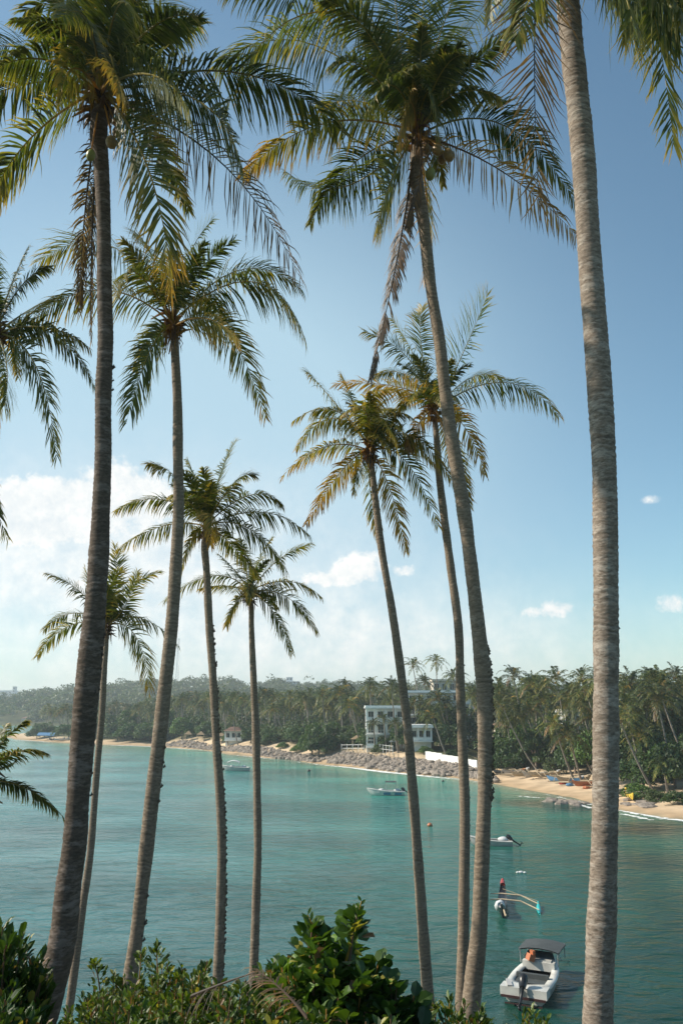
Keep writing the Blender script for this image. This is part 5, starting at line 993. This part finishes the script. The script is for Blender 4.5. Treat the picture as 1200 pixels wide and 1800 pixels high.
shrub('broad leaved bush joining the big central bush on its left', 500, 1682, 4.8, .20, .3, .075, 50, 26, (.016, .045, .008), (.08, .15, .02), 1.3, 39, up=.45, spread=.8)
shrub('broad leaved shoulder of bush just left of the highest sprig', 545, 1662, 4.9, .22, .3, .08, 50, 24, (.016, .045, .008), (.09, .16, .02), 1.3, 50, up=.5, spread=.8)
shrub('broad leaved bush part hanging lowest at the right of the central bush', 690, 1725, 4.4, .16, .25, .095, 40, 20, (.012, .035, .008), (.05, .10, .015), 1.5, 51, up=.3, spread=.8)
shrub('mid green shrub between the big central bush and the slim straight trunk', 445, 1712, 5.2, .24, .3, .075, 46, 24, G0, GY, 1.0, 52, up=.6)
shrub('twiggy shrub just left of the second trunk with upright shoots', 205, 1732, 5.4, .24, .3, .05, 56, 32, G0, GY, .8, 54, up=.7)
shrub('dense shrub between the second trunk and the knobbly trunk', 340, 1708, 5.0, .30, .3, .055, 60, 34, G0, GY, .85, 55, up=.6)
shrub('shrub of mixed leaves filling the bottom edge below the knobbly trunk', 410, 1752, 4.2, .32, .3, .05, 56, 30, G0, G1, .9, 56, up=.6)
shrub('shrub of mixed leaves filling the bottom edge below the second trunk', 262, 1750, 4.4, .36, .3, .05, 60, 30, G0, G1, .9, 57, up=.6)
shrub('shrub of mixed leaves at the bottom edge left of the central bush', 510, 1762, 3.9, .26, .3, .06, 46, 28, G0, G1, 1.0, 58, up=.6)
shrub('dark shrub at the bottom edge between the long slanting and middle trunks', 770, 1778, 4.6, .22, .3, .055, 40, 26, G0, G1, .9, 59, up=.6)
shrub('low dark shrub under the large central bush', 470, 1742, 4.2, .35, .3, .05, 60, 32, G0, G1, .9, 40, up=.5)
shrub('low mixed shrub below the right part of the central bush', 620, 1765, 4.0, .35, .3, .055, 60, 30, G0, G1, 1.0, 41, up=.5)
shrub('small shrub at the foot of the long slanting trunk', 735, 1745, 5.0, .24, .3, .06, 46, 26, G0, GY, .9, 42, up=.7)
shrub('small shrub at the feet of the two middle trunks', 812, 1752, 5.5, .17, .25, .06, 36, 24, G0, G1, .8, 43, up=.8)
shrub('leafy twig tips in front of the white motorboat at the bottom edge', 928, 1776, 5.5, .20, .25, .06, 34, 22, G0, GY, .8, 44, up=.8)
# sprigs with paired leaves above the central bush
def sprig(label, pts, Y, leaf, n, seed):
    r_ = np.random.default_rng(seed); P_ = np.array([at(a, b_, Y) for a, b_ in pts]); o = P_[0]; root = empty('leafy_sprig', o); tag(root, label, 'sprig'); P_ = P_-o
    q = Q(); t = np.linspace(0, 1, 9)[:, None]; c = (1-t)**2*P_[0]+2*t*(1-t)*P_[1]+t*t*P_[2]; q.tube(c, np.linspace(.007, .002, 9), 5, pal(np.array(.5))); q.build('stem', M['frond'], root)
    ql = Q(); u = np.linspace(.15, 1, n)[:, None]; p = (1-u)**2*P_[0]+2*u*(1-u)*P_[1]+u*u*P_[2]; T = norm(P_[2]-P_[0]); s = np.where(np.arange(n) % 2 == 0, 1, -1)[:, None]; d = T+s*np.array([.8, .2, .1])+r_.normal(0, .2, (n, 3))
    leaves(ql, p, d, norm(np.array([0, -1, .6])+r_.normal(0, .3, (n, 3))), leaf*(1.2-.6*u[:, 0]), np.tile((.06, .11, .025), (n, 1)), .8); ql.build('foliage', M['leaf'], root)
sprig('slender sprig with small leaves rising highest from the central bush', [(608, 1690), (622, 1640), (635, 1584)], 4.6, .06, 16, 1)
sprig('shorter sprig with small leaves at the left top of the central bush', [(565, 1680), (558, 1640), (541, 1608)], 4.6, .07, 11, 2)
# fallen dry palm leaf resting on the shrubs
q = Q(); frond(q, at(335, 1752, 5.0), at(410, 1722, 4.7), at(470, 1704, 4.4), LL=.36, droop=.9, age=1.0, tip=0, m=34, W=.006, rach=.011, sparse=.45, seg=4)
tag(q.build('fallen_frond', M['frond']), 'dry grey palm frond fallen across the shrubs left of the central bush', 'palm frond', 'fallen fronds')
q = Q(); frond(q, at(540, 1790, 4.0), at(490, 1735, 4.1), at(440, 1700, 4.2), LL=.4, droop=.6, age=.8, tip=.05, m=34, W=.007, rach=.009, sparse=.2, seg=4)
tag(q.build('fallen_frond', M['frond']), 'thin dry frond sticking out left of the big leaved bush', 'palm frond', 'fallen fronds')
# ground cover on the slope
r_ = np.random.default_rng(9); n = 26000; X = r_.uniform(-14, 14, n); Yc = r_.uniform(1.2, 26, n); keep = np.abs(X) < Yc*.55+2.5; X, Yc = X[keep], Yc[keep]; Z = height(X, Yc); n = len(X)
hh = (wig(X, Yc, 1.7, 5)+1)*.28*r_.random(n); q = Q(); k = r_.random((n, 1)); pos = np.stack([X, Yc, Z+hh], 1)
leaves(q, pos, r_.normal(size=(n, 3))+np.array([0, 0, 1.0]), norm(r_.normal(0, .5, (n, 3))+np.array([0, 0, 1])), r_.uniform(.06, .16, n), np.array(G0)*(1-k)+np.array(G1)*k, .9)
tag(q.build('ground_cover', M['leaf']), 'low leafy ground cover over the slope', 'ground cover', kind='stuff')

# ---------------------------------------------------------------- haze
me = bpy.data.meshes.new('haze'); x0, x1, y0, y1, z0, z1 = -5100, 4100, -70, 6100, -6, 85
me.from_pydata([(x, y, z) for z in (z0, z1) for y in (y0, y1) for x in (x0, x1)], [], [[0, 2, 3, 1], [4, 5, 7, 6], [0, 1, 5, 4], [2, 6, 7, 3], [0, 4, 6, 2], [1, 3, 7, 5]])
hz = bpy.data.objects.new('haze', me); col.objects.link(hz); tag(hz, 'pale sea haze over the bay', 'haze', kind='stuff')
m = bpy.data.materials.new('haze'); m.use_nodes = True; t = m.node_tree; t.nodes.clear(); o_ = N(t, 'ShaderNodeOutputMaterial'); v = N(t, 'ShaderNodeVolumePrincipled'); v.inputs['Density'].default_value = .0003; v.inputs['Color'].default_value = (.90, .94, 1, 1); v.inputs['Anisotropy'].default_value = .3
t.links.new(v.outputs[0], o_.inputs['Volume']); me.materials.append(m)
